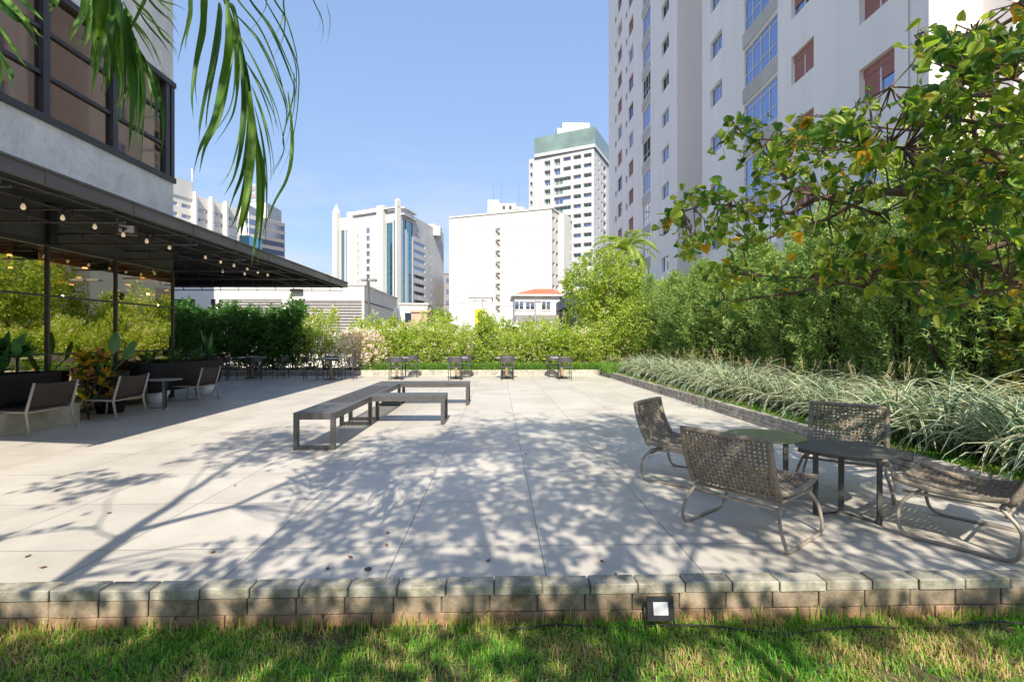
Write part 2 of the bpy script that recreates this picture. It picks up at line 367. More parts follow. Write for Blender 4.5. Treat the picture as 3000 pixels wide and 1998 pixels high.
# even out the sky: the photograph's sky is nearly as bright overhead as low down
bw = nt.nodes.new('ShaderNodeRGBToBW'); nt.links.new(sky.outputs[0], bw.inputs[0])
pw = nt.nodes.new('ShaderNodeMath'); pw.operation = 'POWER'; nt.links.new(bw.outputs[0], pw.inputs[0]); pw.inputs[1].default_value = -.6
ms = nt.nodes.new('ShaderNodeMath'); ms.operation = 'MULTIPLY'; nt.links.new(pw.outputs[0], ms.inputs[0]); ms.inputs[1].default_value = 1.2
vm = nt.nodes.new('ShaderNodeVectorMath'); vm.operation = 'SCALE'; nt.links.new(sky.outputs[0], vm.inputs[0]); nt.links.new(ms.outputs[0], vm.inputs['Scale'])
hs_ = nt.nodes.new('ShaderNodeHueSaturation'); hs_.inputs['Saturation'].default_value = .90; nt.links.new(vm.outputs[0], hs_.inputs['Color']); nt.links.new(hs_.outputs[0], mx.inputs['Color1']); mx.inputs['Color2'].default_value = (2.7, 2.75, 2.85, 1)
nt.links.new(mx.outputs[0], bg.inputs[0]); nt.links.new(bg.outputs[0], wo.inputs[0])
sc.view_settings.view_transform = 'Standard'; sc.view_settings.look = 'None'; sc.view_settings.exposure = 1.06; sc.view_settings.gamma = 1
sc.cycles.use_denoising = True
try: sc.cycles.denoiser = 'OPENIMAGEDENOISE'
except Exception: pass
sc.cycles.max_bounces = 8; sc.cycles.transparent_max_bounces = 12; sc.cycles.sample_clamp_indirect = 6
sc.cycles.use_adaptive_sampling = True; sc.cycles.adaptive_threshold = .015

# ------------------------------------------------------------------ ground sheets
def sheet(name, x0, x1, y0, y1, z, m, nx=1, ny=1):
    b = MB()
    for i in range(nx):
        for j in range(ny):
            xa, xb = x0 + (x1-x0)*i/nx, x0 + (x1-x0)*(i+1)/nx; ya, yb = y0 + (y1-y0)*j/ny, y0 + (y1-y0)*(j+1)/ny
            b.face([(xa, ya, z), (xb, ya, z), (xb, yb, z), (xa, yb, z)])
    return tagp(b.build(name, m), kind='structure')
sheet('ground', -1500, 1500, -1500, 1800, -.06, M_asph)
sheet('terrace_floor', -24, 4.35, 2.45, 26, 0, M_pave)
sheet('lawn_soil', -14, 9, -8, 2.41, .012, M_lawnsoil)
b = MB(); b.box(4.3, 8.2, 2.5, 24, -.05, .165); b.box(-24, 4.3, 19.32, 21.8, -.05, .165)
tagp(b.build('planter_soil', M_soil), kind='structure')

def brick_wall(name, p0, p1, zs, bl, bd, label, m, rear=True, cap_l=None, seed=1, setb=None):
    rnd = random.Random(seed)
    p0 = Vector((p0[0], p0[1], 0)); p1 = Vector((p1[0], p1[1], 0)); L = (p1 - p0).length
    ang = math.atan2(p1.y - p0.y, p1.x - p0.x)
    root = empty(name, p0, ang, label, 'wall')
    for c, (z0, z1) in enumerate(zs):
        b = MB(); last = c == len(zs) - 1; l_ = (cap_l if (last and cap_l) else bl); x = -rnd.random() * .1 - (bl / 2 if c % 2 else 0)
        while x < L:
            xa, xb = max(0, x), min(L, x + l_ - .007)
            if xb - xa > .02:
                o = rnd.uniform(-.004, .004) + (setb if (setb and not last) else 0); dz = rnd.uniform(-.0025, .0025)
                b.bbox(xa, xb, o, bd - .002 + o * .2, z0 + dz * .3, z1 + dz, .0035 if last else .003)
            x += l_
        o_ = b.build('coping' if last else 'brick_course', m if (last or seed != 3) else M_kerb_low, root)
    b = MB(); b.box(0.004, L - .004, .012 + (setb or 0), bd - .012, -.04, zs[-1][1] - .012); b.build('mortar_core', M_mortar, root)
    return root
brick_wall('brick_kerb', (-13, 2.40), (4.30, 2.40), [(-.02, .068), (.074, .149), (.154, .2)], .23, .10, 'low painted brick kerb between the lawn and the terrace', M_kerb, cap_l=.232, seed=3, setb=.006)
# the side planter wall leans slightly, running back beside the terrace
brick_wall('planter_wall', (3.98, 19.2), (4.24, 2.52), [(-.02, .062), (.07, .132), (.14, .2)], .235, .12, 'long low brick planter wall beside the striped grass clumps', M_kerb2, seed=4)
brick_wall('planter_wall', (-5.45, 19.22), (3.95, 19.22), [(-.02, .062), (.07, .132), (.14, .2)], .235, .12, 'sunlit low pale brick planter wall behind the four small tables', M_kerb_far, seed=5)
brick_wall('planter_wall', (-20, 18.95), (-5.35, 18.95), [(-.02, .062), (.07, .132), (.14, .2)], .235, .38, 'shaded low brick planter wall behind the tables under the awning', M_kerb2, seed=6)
# ------------------------------------------------------------------ faces with holes
class Face:
    """vertical facade through p0 -> p1, outward normal n"""
    def __init__(s, p0, p1, flip=False):
        s.o = Vector((p0[0], p0[1], 0)); d = Vector((p1[0]-p0[0], p1[1]-p0[1], 0)); s.L = d.length; s.t = d.normalized()
        s.n = Vector((s.t.y, -s.t.x, 0)) * (-1 if flip else 1)
        s.ang = math.atan2(s.t.y, s.t.x); s.flip = flip
    def P(s, u, z, out=0.0):
        p = s.o + s.t * u + s.n * out; return (p.x, p.y, z)
    def U(s, px):
        u_ = (px - 1500) / F0; d = Vector((u_ * CT + ST, CT - u_ * ST, 0))
        # o + t*u = k*d
        den = s.t.x * d.y - s.t.y * d.x
        return (s.o.y * d.x - s.o.x * d.y) / den
    def hit(s, px, py):
        u = s.U(px); p = s.o + s.t * u
        dep = p.x * ST + p.y * CT
        return u, HC + dep * (HY - py) / F0
    def rect(s, px0, px1, pyt, pyb):
        """window box from picture measures: heights read at the middle"""
        pm = (px0 + px1) / 2; ua, ub = s.U(px0), s.U(px1)
        _, zt = s.hit(pm, pyt); _, zb = s.hit(pm, pyb)
        return (min(ua, ub), max(ua, ub), zb, zt)
    def wall(s, mb, u0, u1, z0, z1, holes=(), mat=None, depth=.15, rmat=None):
        hs = [(max(a, u0), min(b_, u1), max(c, z0), min(d, z1)) for a, b_, c, d in holes if b_ > u0 and a < u1 and d > z0 and c < z1]
        us = sorted({round(x, 4) for h in hs for x in h[:2]} | {u0, u1}); 
        for a, b_ in zip(us, us[1:]):
            m_ = (a + b_) / 2
            cov = sorted([(h[2], h[3]) for h in hs if h[0] <= m_ <= h[1]])
            z = z0
            for c, d in cov:
                if c > z + 1e-4: mb.face([s.P(a, z), s.P(b_, z), s.P(b_, c), s.P(a, c)], mat)
                z = max(z, d)
            if z < z1 - 1e-4: mb.face([s.P(a, z), s.P(b_, z), s.P(b_, z1), s.P(a, z1)], mat)
        for a, b_, c, d in hs:
            e = -depth; rm = rmat or mat
            mb.face([s.P(a, c), s.P(b_, c), s.P(b_, c, e), s.P(a, c, e)], rm); mb.face([s.P(a, d), s.P(b_, d), s.P(b_, d, e), s.P(a, d, e)], rm)
            mb.face([s.P(a, c), s.P(a, d), s.P(a, d, e), s.P(a, c, e)], rm); mb.face([s.P(b_, c), s.P(b_, d), s.P(b_, d, e), s.P(b_, c, e)], rm)
    def place(s, name, me, parent, u, z, out=0.0):
        # local x along the facade, local -y outward
        o = inst(name, me, parent)
        x = s.t; y = -s.n
        pos = Vector(s.P(u, z, out))
        if parent: pos = pos - parent.location
        M = Matrix(((x.x, y.x, 0, pos.x), (x.y, y.y, 0, pos.y), (0, 0, 1, pos.z), (0, 0, 0, 1)))
        o.matrix_local = M
        return o
_wc = {}
def win_mesh(w, h, nx, nz, fm, pm, fr=.05, thick=.05, one=True, glass_y=.03, zdiv=None, curtain=None):
    key = (round(w, 2), round(h, 2), nx, nz, fm.name, pm.name, fr, one, zdiv, curtain.name if curtain else None)
    if key in _wc: return _wc[key]
    b = MB(); g = MB() if not one else b
    b.box(0, w, 0, thick, 0, fr, fm); b.box(0, w, 0, thick, h - fr, h, fm)
    b.box(0, fr, .001, thick, fr, h - fr, fm); b.box(w - fr, w, .001, thick, fr, h - fr, fm)
    for i in range(1, nx):
        x = w * i / nx; b.box(x - fr * .4, x + fr * .4, .002, thick, fr, h - fr, fm)
    for z in (zdiv if zdiv else [h * j / nz for j in range(1, nz)]):
        b.box(fr, w - fr, .004, thick - .002, z - fr * .4, z + fr * .4, fm)
    g.face([(fr, glass_y, fr), (w - fr, glass_y, fr), (w - fr, glass_y, h - fr), (fr, glass_y, h - fr)], pm)
    if curtain: g.face([(0, .14, 0), (w, .14, 0), (w, .14, h), (0, .14, h)], curtain)
    r_ = (b.mesh('window', fm), None if one else g.mesh('pane', pm))
    _wc[key] = r_
    return r_
def put_win(face, parent, hole, nx, nz, fm, pm, fr=.05, out=-.12, one=True, zdiv=None, curtain=None, name='window'):
    u0, u1, z0, z1 = hole
    me, pn = win_mesh(u1 - u0, z1 - z0, nx, nz, fm, pm, fr, one=one, zdiv=zdiv, curtain=curtain)
    u = u0
    # local x must run with the facade so that outward is local -y
    o = face.place(name, me, parent, u, z0, out)
    if pn: inst('pane', pn, o)
    return o

# ------------------------------------------------------------------ left building
XF = -7.85
lb = empty('office_building', (-12, 5, 0), 0, 'grey stucco building with bronze glazing standing along the left of the terrace', 'building')
def lbp(name, mb, m=None): 
    o = mb.build(name, m, lb, (12, -5, 0)); return o
fl = Face((XF, -3), (XF, 12.3))          # outward = +x
b = MB()
MULL = [3.85, 5.5, 7.2, 8.94, 10.5, 12.3]
for k in range(len(MULL)): pass
# upper walls
hole = (3 + -2.0, 3 + 12.3 - .02, 5.2, 7.5)
fl.wall(b, 0, 15.3, 3.76, 9.75, [hole], depth=.18)
b.face([(XF, 12.3, 3.76), (-14.6, 12.3, 3.76), (-14.6, 12.3, 5.2), (XF, 12.3, 5.2)]); b.face([(XF, 12.3, 7.5), (-14.6, 12.3, 7.5), (-14.6, 12.3, 9.75), (XF, 12.3, 9.75)])
b.face([(XF, 12.3, 9.75), (-14.6, 12.3, 9.75), (-14.6, -3, 9.75), (XF, -3, 9.75)])
b.face([(XF, -3, 0), (-14.6, -3, 0), (-14.6, -3, 9.75), (XF, -3, 9.75)])
b.face([(-14.6, 12.3, 5.2), (-8.6, 12.3, 5.2), (-8.6, 12.3, 7.5), (-14.6, 12.3, 7.5)])
lbp('wall', b, M_stucco)
b = MB(); b.box(-22, -14.62, 0, 18.2, 0, 12.3); lbp('unseen_shade_block', b, M_greyw)  # unseen block, added to throw shade on the low white building's left end
b = MB(); b.box(XF - .15, XF + .03, -3, 12.33, 9.70, 9.86); lbp('parapet_cap', b, M_fascia)
# upper glazing
ys = [-2.0, .55, 2.2, 3.85, 5.5, 7.2, 8.94, 10.5, 12.12]
b = MB()
b.box(XF - .10, XF + .05, -2, 12.34, 5.14, 5.26); b.box(XF - .10, XF + .05, -2, 12.34, 7.44, 7.56)
for k in (1, 2): b.box(XF - .10, XF - .01, -2, 12.3, 5.2 + .767*k - .035, 5.2 + .767*k + .035)
lbp('window_frame', b, M_bframe)
for y in ys:
    b = MB(); b.box(XF - .12, XF + .02, y - .11, y + .02, 5.26, 7.44); b.box(XF - .12, XF - .005, y + .022, y + .05, 5.26, 7.44, M_bframe); lbp('mullion', b, M_bframe)
for y in (6.2, 7.9):
    b = MB(); b.box(XF - .10, XF - .02, y - .015, y + .015, 5.26, 7.44); lbp('mullion', b, M_bframe)
for a, c in zip(ys, ys[1:]):
    b = MB(); b.face([(XF - .06, a, 5.2), (XF - .06, c, 5.2), (XF - .06, c, 7.5), (XF - .06, a, 7.5)]); lbp('window_pane', b, M_tint)
b = MB(); b.box(XF - .12, XF + .02, 12.20, 12.32, 5.26, 7.44)
b.box(XF - .8, XF - .13, 12.26, 12.32, 5.9, 5.96); b.box(XF - .8, XF - .13, 12.26, 12.32, 6.7, 6.76); b.box(XF - .42, XF - .36, 12.26, 12.32, 5.26, 7.44); lbp('corner_frame', b, M_bframe)
b = MB(); b.face([(XF - .12, 12.29, 5.2), (XF - .8, 12.29, 5.2), (XF - .8, 12.29, 7.5), (XF - .12, 12.29, 7.5)]); lbp('corner_pane', b, M_tint)
b = MB()
for y0, y1, x in ((-2, 6.1, -8.35), (6.3, 7.7, -8.3), (7.9, 10.2, -8.4), (10.3, 11.8, -8.5)):
    n = int((y1 - y0) / .12)
    for i in range(n):
        ya, yb = y0 + i*.12, y0 + (i+1)*.12; xa, xb = (x, x - .05) if i % 2 else (x - .05, x)
        b.face([(xa, ya, 5.15), (xb, yb, 5.15), (xb, yb, 7.5), (xa, ya, 7.5)])
lbp('curtain', b, M_sheer)
b = MB(); b.face([(-11, -2.9, 5.1), (-11, 12.2, 5.1), (-11, 12.2, 7.6), (-11, -2.9, 7.6)]); b.face([(-11, -2.9, 5.1), (-7.95, -2.9, 5.1), (-7.95, 12.2, 5.1), (-11, 12.2, 5.1)]); b.face([(-11, -2.9, 7.6), (-7.95, -2.9, 7.6), (-7.95, 12.2, 7.6), (-11, 12.2, 7.6)])
lbp('upper_room', b, mat('upper_room_wall', (.16, .13, .11), .9))
# lower storey: charcoal band, bronze mirror glass, room behind
b = MB(); fl.wall(b, 0, 15.3, 3.03, 3.77, [], depth=.1); b.face([(XF, 12.3, 3.03), (-14.6, 12.3, 3.03), (-14.6, 12.3, 3.77), (XF, 12.3, 3.77)])
lbp('fascia_panel', b, M_char)
for y in MULL:
    b = MB(); b.box(XF - .04, XF + .018, y - .022, y + .016, 0, 3.03); lbp('mullion', b, M_bframe)
    if y < 12:
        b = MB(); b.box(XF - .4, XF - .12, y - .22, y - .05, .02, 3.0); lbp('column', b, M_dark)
b = MB(); b.box(XF - .03, XF + .03, -3, 12.28, 2.99, 3.05)
for z in (2.14, 1.12): b.box(XF - .02, XF + .013, -3, 12.28, z - .017, z + .017)
b.box(XF - .03, XF + .03, -3, 12.28, 0.004, .07); lbp('glazing_rail', b, M_bframe)
b = MB(); b.box(XF + .001, XF + .09, 8.88, 9.03, 3.02, 3.80); lbp('black_post', b, M_black)
for a, c in zip([-3] + MULL, MULL):
    b = MB(); b.face([(XF - .015, a, .05), (XF - .015, c, .05), (XF - .015, c, 3.03), (XF - .015, a, 3.03)]); lbp('glass_pane', b, M_mirror)
b = MB(); b.face([(XF, 12.29, .05), (-14.6, 12.29, .05), (-14.6, 12.29, 3.03), (XF, 12.29, 3.03)]); lbp('glass_pane', b, M_mirror)
b = MB(); b.box(-14.55, -7.95, -2.9, 12.2, 2.98, 3.0); lbp('room_ceiling', b, M_woodc)
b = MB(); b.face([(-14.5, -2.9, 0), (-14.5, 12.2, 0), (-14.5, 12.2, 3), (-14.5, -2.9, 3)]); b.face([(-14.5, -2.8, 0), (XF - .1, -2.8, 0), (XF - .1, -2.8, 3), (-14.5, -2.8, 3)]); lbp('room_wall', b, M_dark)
for x in (-9.2, -10.8, -12.4):
    for y in (3.0, 4.6, 6.3, 8.0, 9.7, 11.4):
        b = MB(); b.lathe([(.06, 2.955), (.06, 2.978)], 10, M=Matrix.Translation((x, y, 0))); lbp('downlight', b, M_spot)
for x, y in ((-9.6, 4.5), (-9.6, 7.6), (-9.6, 10.6), (-12.4, 6), (-12.4, 10)):
    pl_ = bpy.data.lights.new('downlight', 'POINT'); pl_.energy = 5; pl_.shadow_soft_size = .025; pl_.color = (1, .72, .42)
    po_ = bpy.data.objects.new('downlight', pl_); COL.objects.link(po_); po_.location = (x, y, 2.1); po_.parent = lb; po_.location = (x + 12, y - 5, 2.62)
# ------------------------------------------------------------------ awning
aw = empty('awning', (-6.5, 10, 0), 0, 'long dark awning with steel trusses projecting over the left seating', 'awning')
AX, AY0, AY1 = -5.3, 3.15, 17.75
def awp(name, mb, m): return mb.build(name, m, aw, (6.5, -10, 0))
b = MB(); b.box(AX - .06, AX, AY0, AY1, 3.19, 3.35); b.box(AX - .10, AX + .03, AY0 - .03, AY1 + .03, 3.35, 3.375)
for y in [AY0 + .01 + 1.42 * k for k in range(11)]: b.box(AX + .001, AX + .006, y, y + .02, 3.195, 3.345)
b.box(-14, AX - .061, AY1 - .05, AY1, 3.19, 3.35); awp('fascia', b, M_fascia)
b = MB()
b.face([(AX - .06, AY0, 3.33), (AX - .06, AY1 - .05, 3.33), (XF, AY1 - .05, 3.76), (XF, AY0, 3.76)])
b.face([(XF, 12.32, 3.76), (XF, AY1 - .05, 3.76), (-14, AY1 - .05, 3.76), (-14, 12.32, 3.76)])
b.face([(AX - .06, AY1 - .06, 3.2), (-14, AY1 - .06, 3.2), (-14, AY1 - .06, 3.77), (XF, AY1 - .06, 3.77), (AX - .06, AY1 - .06, 3.34)])
awp('canopy', b, M_awn)
ty = [4.0, 5.65, 7.35, 9.05, 10.75, 12.45, 14.1, 15.8, 17.4]
for y in ty:
    x0 = XF if y < 12.4 else -12.5
    b = MB(); b.tube([(x0, y, 3.24), (AX - .06, y, 3.24)], .018, 5); b.tube([(x0, y, 3.06), (AX - .06, y, 3.06)], .018, 5)
    x = x0 + .5
    while x < AX - .1: b.tube([(x, y, 3.06), (x, y, 3.24)], .014, 4); x += .62
    b.tube([(x0, y, 3.72), (XF, y, 3.70), (AX - .06, y, 3.30)], .016, 4)
    awp('truss', b, M_steel)
for (x, z) in ((-5.45, 3.16), (-6.2, 3.22), (-7.0, 3.22), (-5.45, 3.29)):
    b = MB(); b.tube([(x, AY0, z), (x, AY1 - .1, z)], .014, 5); awp('purlin', b, M_steel)
for (y0, y1, x0, x1) in ((12.45, 14.1, -7.0, -6.2), (14.1, 15.8, -7.0, -6.2), (10.75, 12.45, -6.2, -5.45), (15.8, 17.4, -7.0, -6.2), (12.45, 15.8, -10, -7)):
    b = MB(); b.tube([(x0, y0, 3.22), (x1, y1, 3.22)], .012, 4); awp('brace', b, M_steel)
ls = empty('string_lights', (-6.2, 10, 3.2), 0, 'string of round glass bulbs hanging beneath the awning', 'string lights')
def lsp(name, mb, m, par=None): return mb.build(name, m, par or ls, (0, 0, 0) if par else (6.2, -10, -3.2))
BY = [3.6, 4.3, 5.0, 5.8] + [6.2 / ((1500 - px) / F0 - .0273) for px in (104, 214, 304, 384, 450, 514, 616, 659, 697, 735, 765, 793)]
bulbs = [(-6.2, y) for y in BY] + [(-7.0, 12.9), (-6.7, 13.4)]
b = MB(); pts = []
for i, (x, y) in enumerate(bulbs[:-2]): 
    pts.append((x, y, 3.205)); 
    if i < len(bulbs) - 3: pts.append((x, (y + bulbs[i+1][1]) / 2, 3.19))
b.tube(pts, .006, 4); lsp('cable', b, M_cable)
for (x, y) in bulbs:
    T = Matrix.Translation((x + 6.2, y - 10, -.05))
    b = MB(); b.lathe([(.006, .08), (.017, .06), (.017, .01), (.012, 0)], 8, M=T); so_ = b.build('socket', M_cable, ls)
    b = MB(); b.lathe([(.012, 0), (.022, -.022), (.029, -.048), (.022, -.072), (.006, -.082)], 10, M=T); b.build('bulb', M_bulb, so_)
fx = W(372, 668, 8.4)
fs = empty('floodlight', fx, R(30), 'grey box floodlight under the awning among the string bulbs', 'floodlight')
b = MB(); b.bbox(-.14, .14, -.07, .07, -.12, .06, .02); b.build('housing', M_fascia, fs)
b = MB(); b.box(-.1, .1, -.075, -.071, -.09, .03); b.build('lens', M_lamp, fs)
b = MB(); b.tube([(0, .03, .05), (0, .03, .22)], .012, 5); b.box(-.1, .1, .0, .06, .2, .22); b.build('bracket', M_steel, fs)

# ------------------------------------------------------------------ low white building behind the hedge
lw = empty('low_building', (-12, 26, 0), 0, 'low white building with wide grey louvred openings behind the hedge', 'building')
def lwp(name, mb, m, par=None): return mb.build(name, m, par or lw, (12, -26, 0))
fw = Face((-22, 26), (-6.92, 26)); TOP = 4.15
def lw_rect(px0, px1, zt, zb): return (fw.U(px0), fw.U(px1), zb, zt)
h1 = lw_rect(641, 826, 3.42, .6); h2 = lw_rect(850, 1060, 3.38, .6); h0 = lw_rect(480, 571, 3.43, .6); h3 = lw_rect(617, 632, 3.43, .6)
b = MB(); fw.wall(b, 0, fw.L, -.05, TOP, [h1, h2, h0, h3], depth=.3)
b.face([(-6.92, 26, -.05), (-6.92, 34.4, -.05), (-6.92, 34.4, TOP), (-6.92, 26, TOP)]); b.face([(-22, 26, TOP), (-6.92, 26, TOP), (-6.92, 34.4, TOP), (-22, 34.4, TOP)])
lwp('wall', b, M_white)
b = MB(); b.box(-22, -6.85, 25.93, 26.2, TOP - .01, TOP + .05); b.box(-6.99, -6.85, 26.2, 34.4, TOP - .01, TOP + .05); lwp('parapet', b, M_white)
for h, m_ in ((h1, M_louv), (h2, M_louv), (h0, M_dlouv), (h3, M_dlouv)):
    b = MB(); z = h[2]
    while z < h[3] - .03:
        a = fw.P(h[0] + .02, z + .11, -.06); c = fw.P(h[1] - .02, z + .11, -.06); a2 = fw.P(h[0] + .02, z, -.01); c2 = fw.P(h[1] - .02, z, -.01)
        b.face([a2, c2, c, a]); b.face([(a2[0], a2[1], a2[2]), (c2[0], c2[1], c2[2]), (c2[0], c2[1] + .1, c2[2] - .012), (a2[0], a2[1] + .1, a2[2] - .012)]); z += .15
    lwp('louvre', b, m_)
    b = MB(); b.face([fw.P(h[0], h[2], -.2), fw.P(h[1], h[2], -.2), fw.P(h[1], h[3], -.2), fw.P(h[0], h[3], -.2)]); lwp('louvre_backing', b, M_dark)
b = MB(); b.tube([(-6.9, 26, 3.32), (-6.9, 34.3, 3.32)], .03, 5); lwp('pipe', b, M_steel)
b = MB(); b.bbox(-.3, .3, -.22, 0, -.12, .04, .02); o = b.build('wall_light', M_steel, None, (fw.o.x + fw.U(872), 25.98, 3.92)); tagp(o, 'small grey wall light fixed high on the low white building', 'wall light')
# ------------------------------------------------------------------ apartment tower on the right
tw = empty('apartment_tower', (14, 30, 0), 0, 'tall pale apartment tower with shuttered and balcony windows on the right', 'building')
def twp(name, mb, m): return mb.build(name, m, tw, (-14, -30, 0))
def fxp(Y): return 12.2 + .022 * Y
ft = Face((fxp(61), 61), (fxp(14.2), 14.2))      # running towards the camera; outward = -x
assert ft.n.x < 0
def uY(Y): return (61 - Y) / math.cos(math.atan(.022))
HT = 46.5
def rows(lo, hi): 
    return [13.55 + 2.85 * n for n in range(-4, 12) if lo < 13.55 + 2.85 * n < hi]
holes_n, holes_f = [], []
specs = []
for zt in rows(2, 26):
    specs.append(('A', (uY(30.0), uY(28.35), zt - 1.12, zt)))
    specs.append(('B', (uY(25.65), uY(22.4), zt - 2.05, zt - .1)))
    specs.append(('C', (uY(21.3), uY(19.7), zt - 1.25, zt)))
    specs.append(('D', (uY(17.05), uY(15.45), zt - 1.3, zt)))
for zt in rows(2, 44.5):
    specs.append(('E', (uY(39.7), uY(37.9), zt - 1.15, zt)))
    specs.append(('F', (uY(45.4), uY(42.9), zt - 1.95, zt - .1)))
    specs.append(('G', (uY(50.8), uY(48.9), zt - 1.5, zt)))
    specs.append(('G2', (uY(52.1), uY(51.4), zt - 1.6, zt - .9)))
    specs.append(('G', (uY(55.9), uY(53.9), zt - 1.5, zt)))
    specs.append(('G2', (uY(57.4), uY(56.6), zt - 1.6, zt - .9)))
uN, uR0, uR1 = uY(14.2), uY(31.3), uY(36.0)
b = MB()
hs = [s_[1] for s_ in specs]
ft.wall(b, uR0, uN, -.05, HT, [h for h in hs if h[0] > uR0], depth=.16)
ft.wall(b, 0, uR1, -.05, HT, [h for h in hs if h[0] < uR1], depth=.16)
x0, x1 = fxp(36), fxp(31.3)
b.face([(x0, 36, -.05), (17.5, 36, -.05), (17.5, 36, HT), (x0, 36, HT)])
b.face([(17.5, 36, -.05), (17.5, 31.3, -.05), (17.5, 31.3, HT), (17.5, 36, HT)])
b.face([(x1, 31.3, -.05), (17.5, 31.3, -.05), (17.5, 31.3, HT), (x1, 31.3, HT)])
xe = fxp(14.2)
b.face([(xe, 14.2, -.05), (30, 14.2, -.05), (30, 14.2, HT), (xe, 14.2, HT)])
b.face([(xe, 14.2, HT), (30, 14.2, HT), (30, 61, HT), (fxp(61), 61, HT)]); b.face([(fxp(61), 61, 0), (30, 61, 0), (30, 61, HT), (fxp(61), 61, HT)])
b.face([(30, 14.2, 0), (30, 61, 0), (30, 61, HT), (30, 14.2, HT)])
b.box(14.1, 15.2, 13.3, 14.195, -.05, HT); b.box(16.9, 30, 13.6, 14.19, -.05, HT)
twp('wall', b, M_facade)
# slightly proud strip around the nearest window column
b = MB()
ft.wall(b, uY(17.5), uY(14.9), -.05, HT, [h for h in hs if uY(17.5) < h[0] < uY(14.9)], depth=.05)
for v in range(len(b.v)): b.v[v] = (b.v[v][0] - .04, b.v[v][1], b.v[v][2])
twp('facade_strip', b, M_facade)
for zt in rows(2, 44.5):
    if zt < 26: b = MB(); b.box(fxp(24) - .05, fxp(24) + .02, 22.4, 25.65, zt + .0, zt + .75); twp('spandrel', b, M_concr)
    b = MB(); b.box(fxp(44) - .05, fxp(44) + .02, 42.9, 45.4, zt, zt + .75); twp('spandrel', b, M_concr)
b = MB(); b.tube([(16.2, 35.9, 0), (16.2, 35.9, HT)], .07, 6)
for z in range(3, 44, 3): b.lathe([(.1, z), (.1, z + .12)], 8, M=Matrix.Translation((16.2, 35.9, 0)))
twp('drain_pipe', b, M_greyw)
M_orng = mat('orange_curtain', (.55, .16, .03), .8)
rr = random.Random(5)
RR = ft
def shutter_window(h, k, wide):
    u0, u1, z0, z1 = h; wd, ht = u1 - u0, z1 - z0
    fr = MB(); fr.box(0, wd, 0, .05, 0, .05); fr.box(0, .05, .001, .05, .05, ht); fr.box(wd - .05, wd, .001, .05, .05, ht); fr.box(wd * .5 - .03, wd * .5 + .03, -.004, .05, .05, ht - .30)
    o = ft.place('window', fr.mesh('window', M_wframe), tw, u0, z0, -.13)
    g = MB(); g.face([(.05, .04, .05), (wd - .05, .04, .05), (wd - .05, .04, ht), (.05, .04, ht)]); inst('pane', g.mesh('pane', M_bluegl), o)
    s_ = MB(); s_.box(.01, wd - .01, -.012, .03, ht - .30, ht - .005)
    lows = [(.62, .12), (.0, .55), (.1, .0), (.45, .2)][k % 4]
    for q, lw_ in enumerate(lows):
        xa, xb = (.05, wd * .5 - .035) if q == 0 else (wd * .5 + .035, wd - .05)
        zb = .06 + lw_ * (ht - .36)
        if zb < ht - .36:
            z = zb
            while z < ht - .31:
                s_.box(xa, xb, .0, .025, z, min(z + .055, ht - .305)); z += .06
    inst('shutter', s_.mesh('shutter', M_shut), o)
ki = 0
for typ, h in specs:
    ki += 1
    if typ == 'A':
        put_win(ft, tw, h, [3, 2, 3][rr.randrange(3)], 1, M_wframe, [M_bluegl, M_bluegl, M_dark, M_pglass][rr.randrange(4)], .06, one=False)
    elif typ == 'B':
        o = put_win(ft, tw, h, 4, 1, M_wframe, M_bluegl, .06, out=-.06, one=False, zdiv=(.62, 1.62), curtain=[M_sheer, M_wframe, M_dark, M_orng][ki // 4 % 4])
    elif typ in 'CD' : shutter_window(h, ki // 3, typ == 'D')
    elif typ == 'E': put_win(ft, tw, h, 2, 1, M_wframe, [M_bluegl, M_dark, M_pglass][rr.randrange(3)], .07)
    elif typ == 'F': put_win(ft, tw, h, [3, 4, 2][rr.randrange(3)], 1, M_wframe, [M_bluegl, M_bluegl, M_dark][rr.randrange(3)], .07, out=-.06, zdiv=(.62,))
    elif typ == 'G': put_win(ft, tw, h, 2, 1, [M_wframe, M_bframe, M_shut][rr.randrange(3)], [M_bluegl, M_shut][rr.random() < .35], .09)
    else: put_win(ft, tw, h, 1, 1, M_bframe, M_bluegl, .06)

# ------------------------------------------------------------------ far buildings
def corner_building(cpx, ctop, depth, lpx, ltop, rpx, rtop):
    c = W(cpx, ctop, depth); z = c.z
    l = W(lpx, ltop, (z - HC) * F0 / (HY - ltop)); r = W(rpx, rtop, (z - HC) * F0 / (HY - rtop))
    return c, l, r, z
def prism(mb, pts, z0, z1, mat=None):
    n = len(pts)
    for i in range(n):
        a, c = pts[i], pts[(i+1) % n]
        mb.face([(a[0], a[1], z0), (c[0], c[1], z0), (c[0], c[1], z1), (a[0], a[1], z1)], mat)
    mb.face([(p[0], p[1], z1) for p in pts], mat)
def shell(mb, c, l, r, z, fL, fR, hL, hR, mat, depth=.3):
    """parallelogram tower, its two near faces with openings"""
    f = l + (r - c)
    fL.wall(mb, 0, fL.L, -.05, z, hL, mat, depth); fR.wall(mb, 0, fR.L, -.05, z, hR, mat, depth)
    mb.face([(l.x, l.y, 0), (f.x, f.y, 0), (f.x, f.y, z), (l.x, l.y, z)], mat); mb.face([(r.x, r.y, 0), (f.x, f.y, 0), (f.x, f.y, z), (r.x, r.y, z)], mat)
    mb.face([(c.x, c.y, z), (r.x, r.y, z), (f.x, f.y, z), (l.x, l.y, z)], mat)
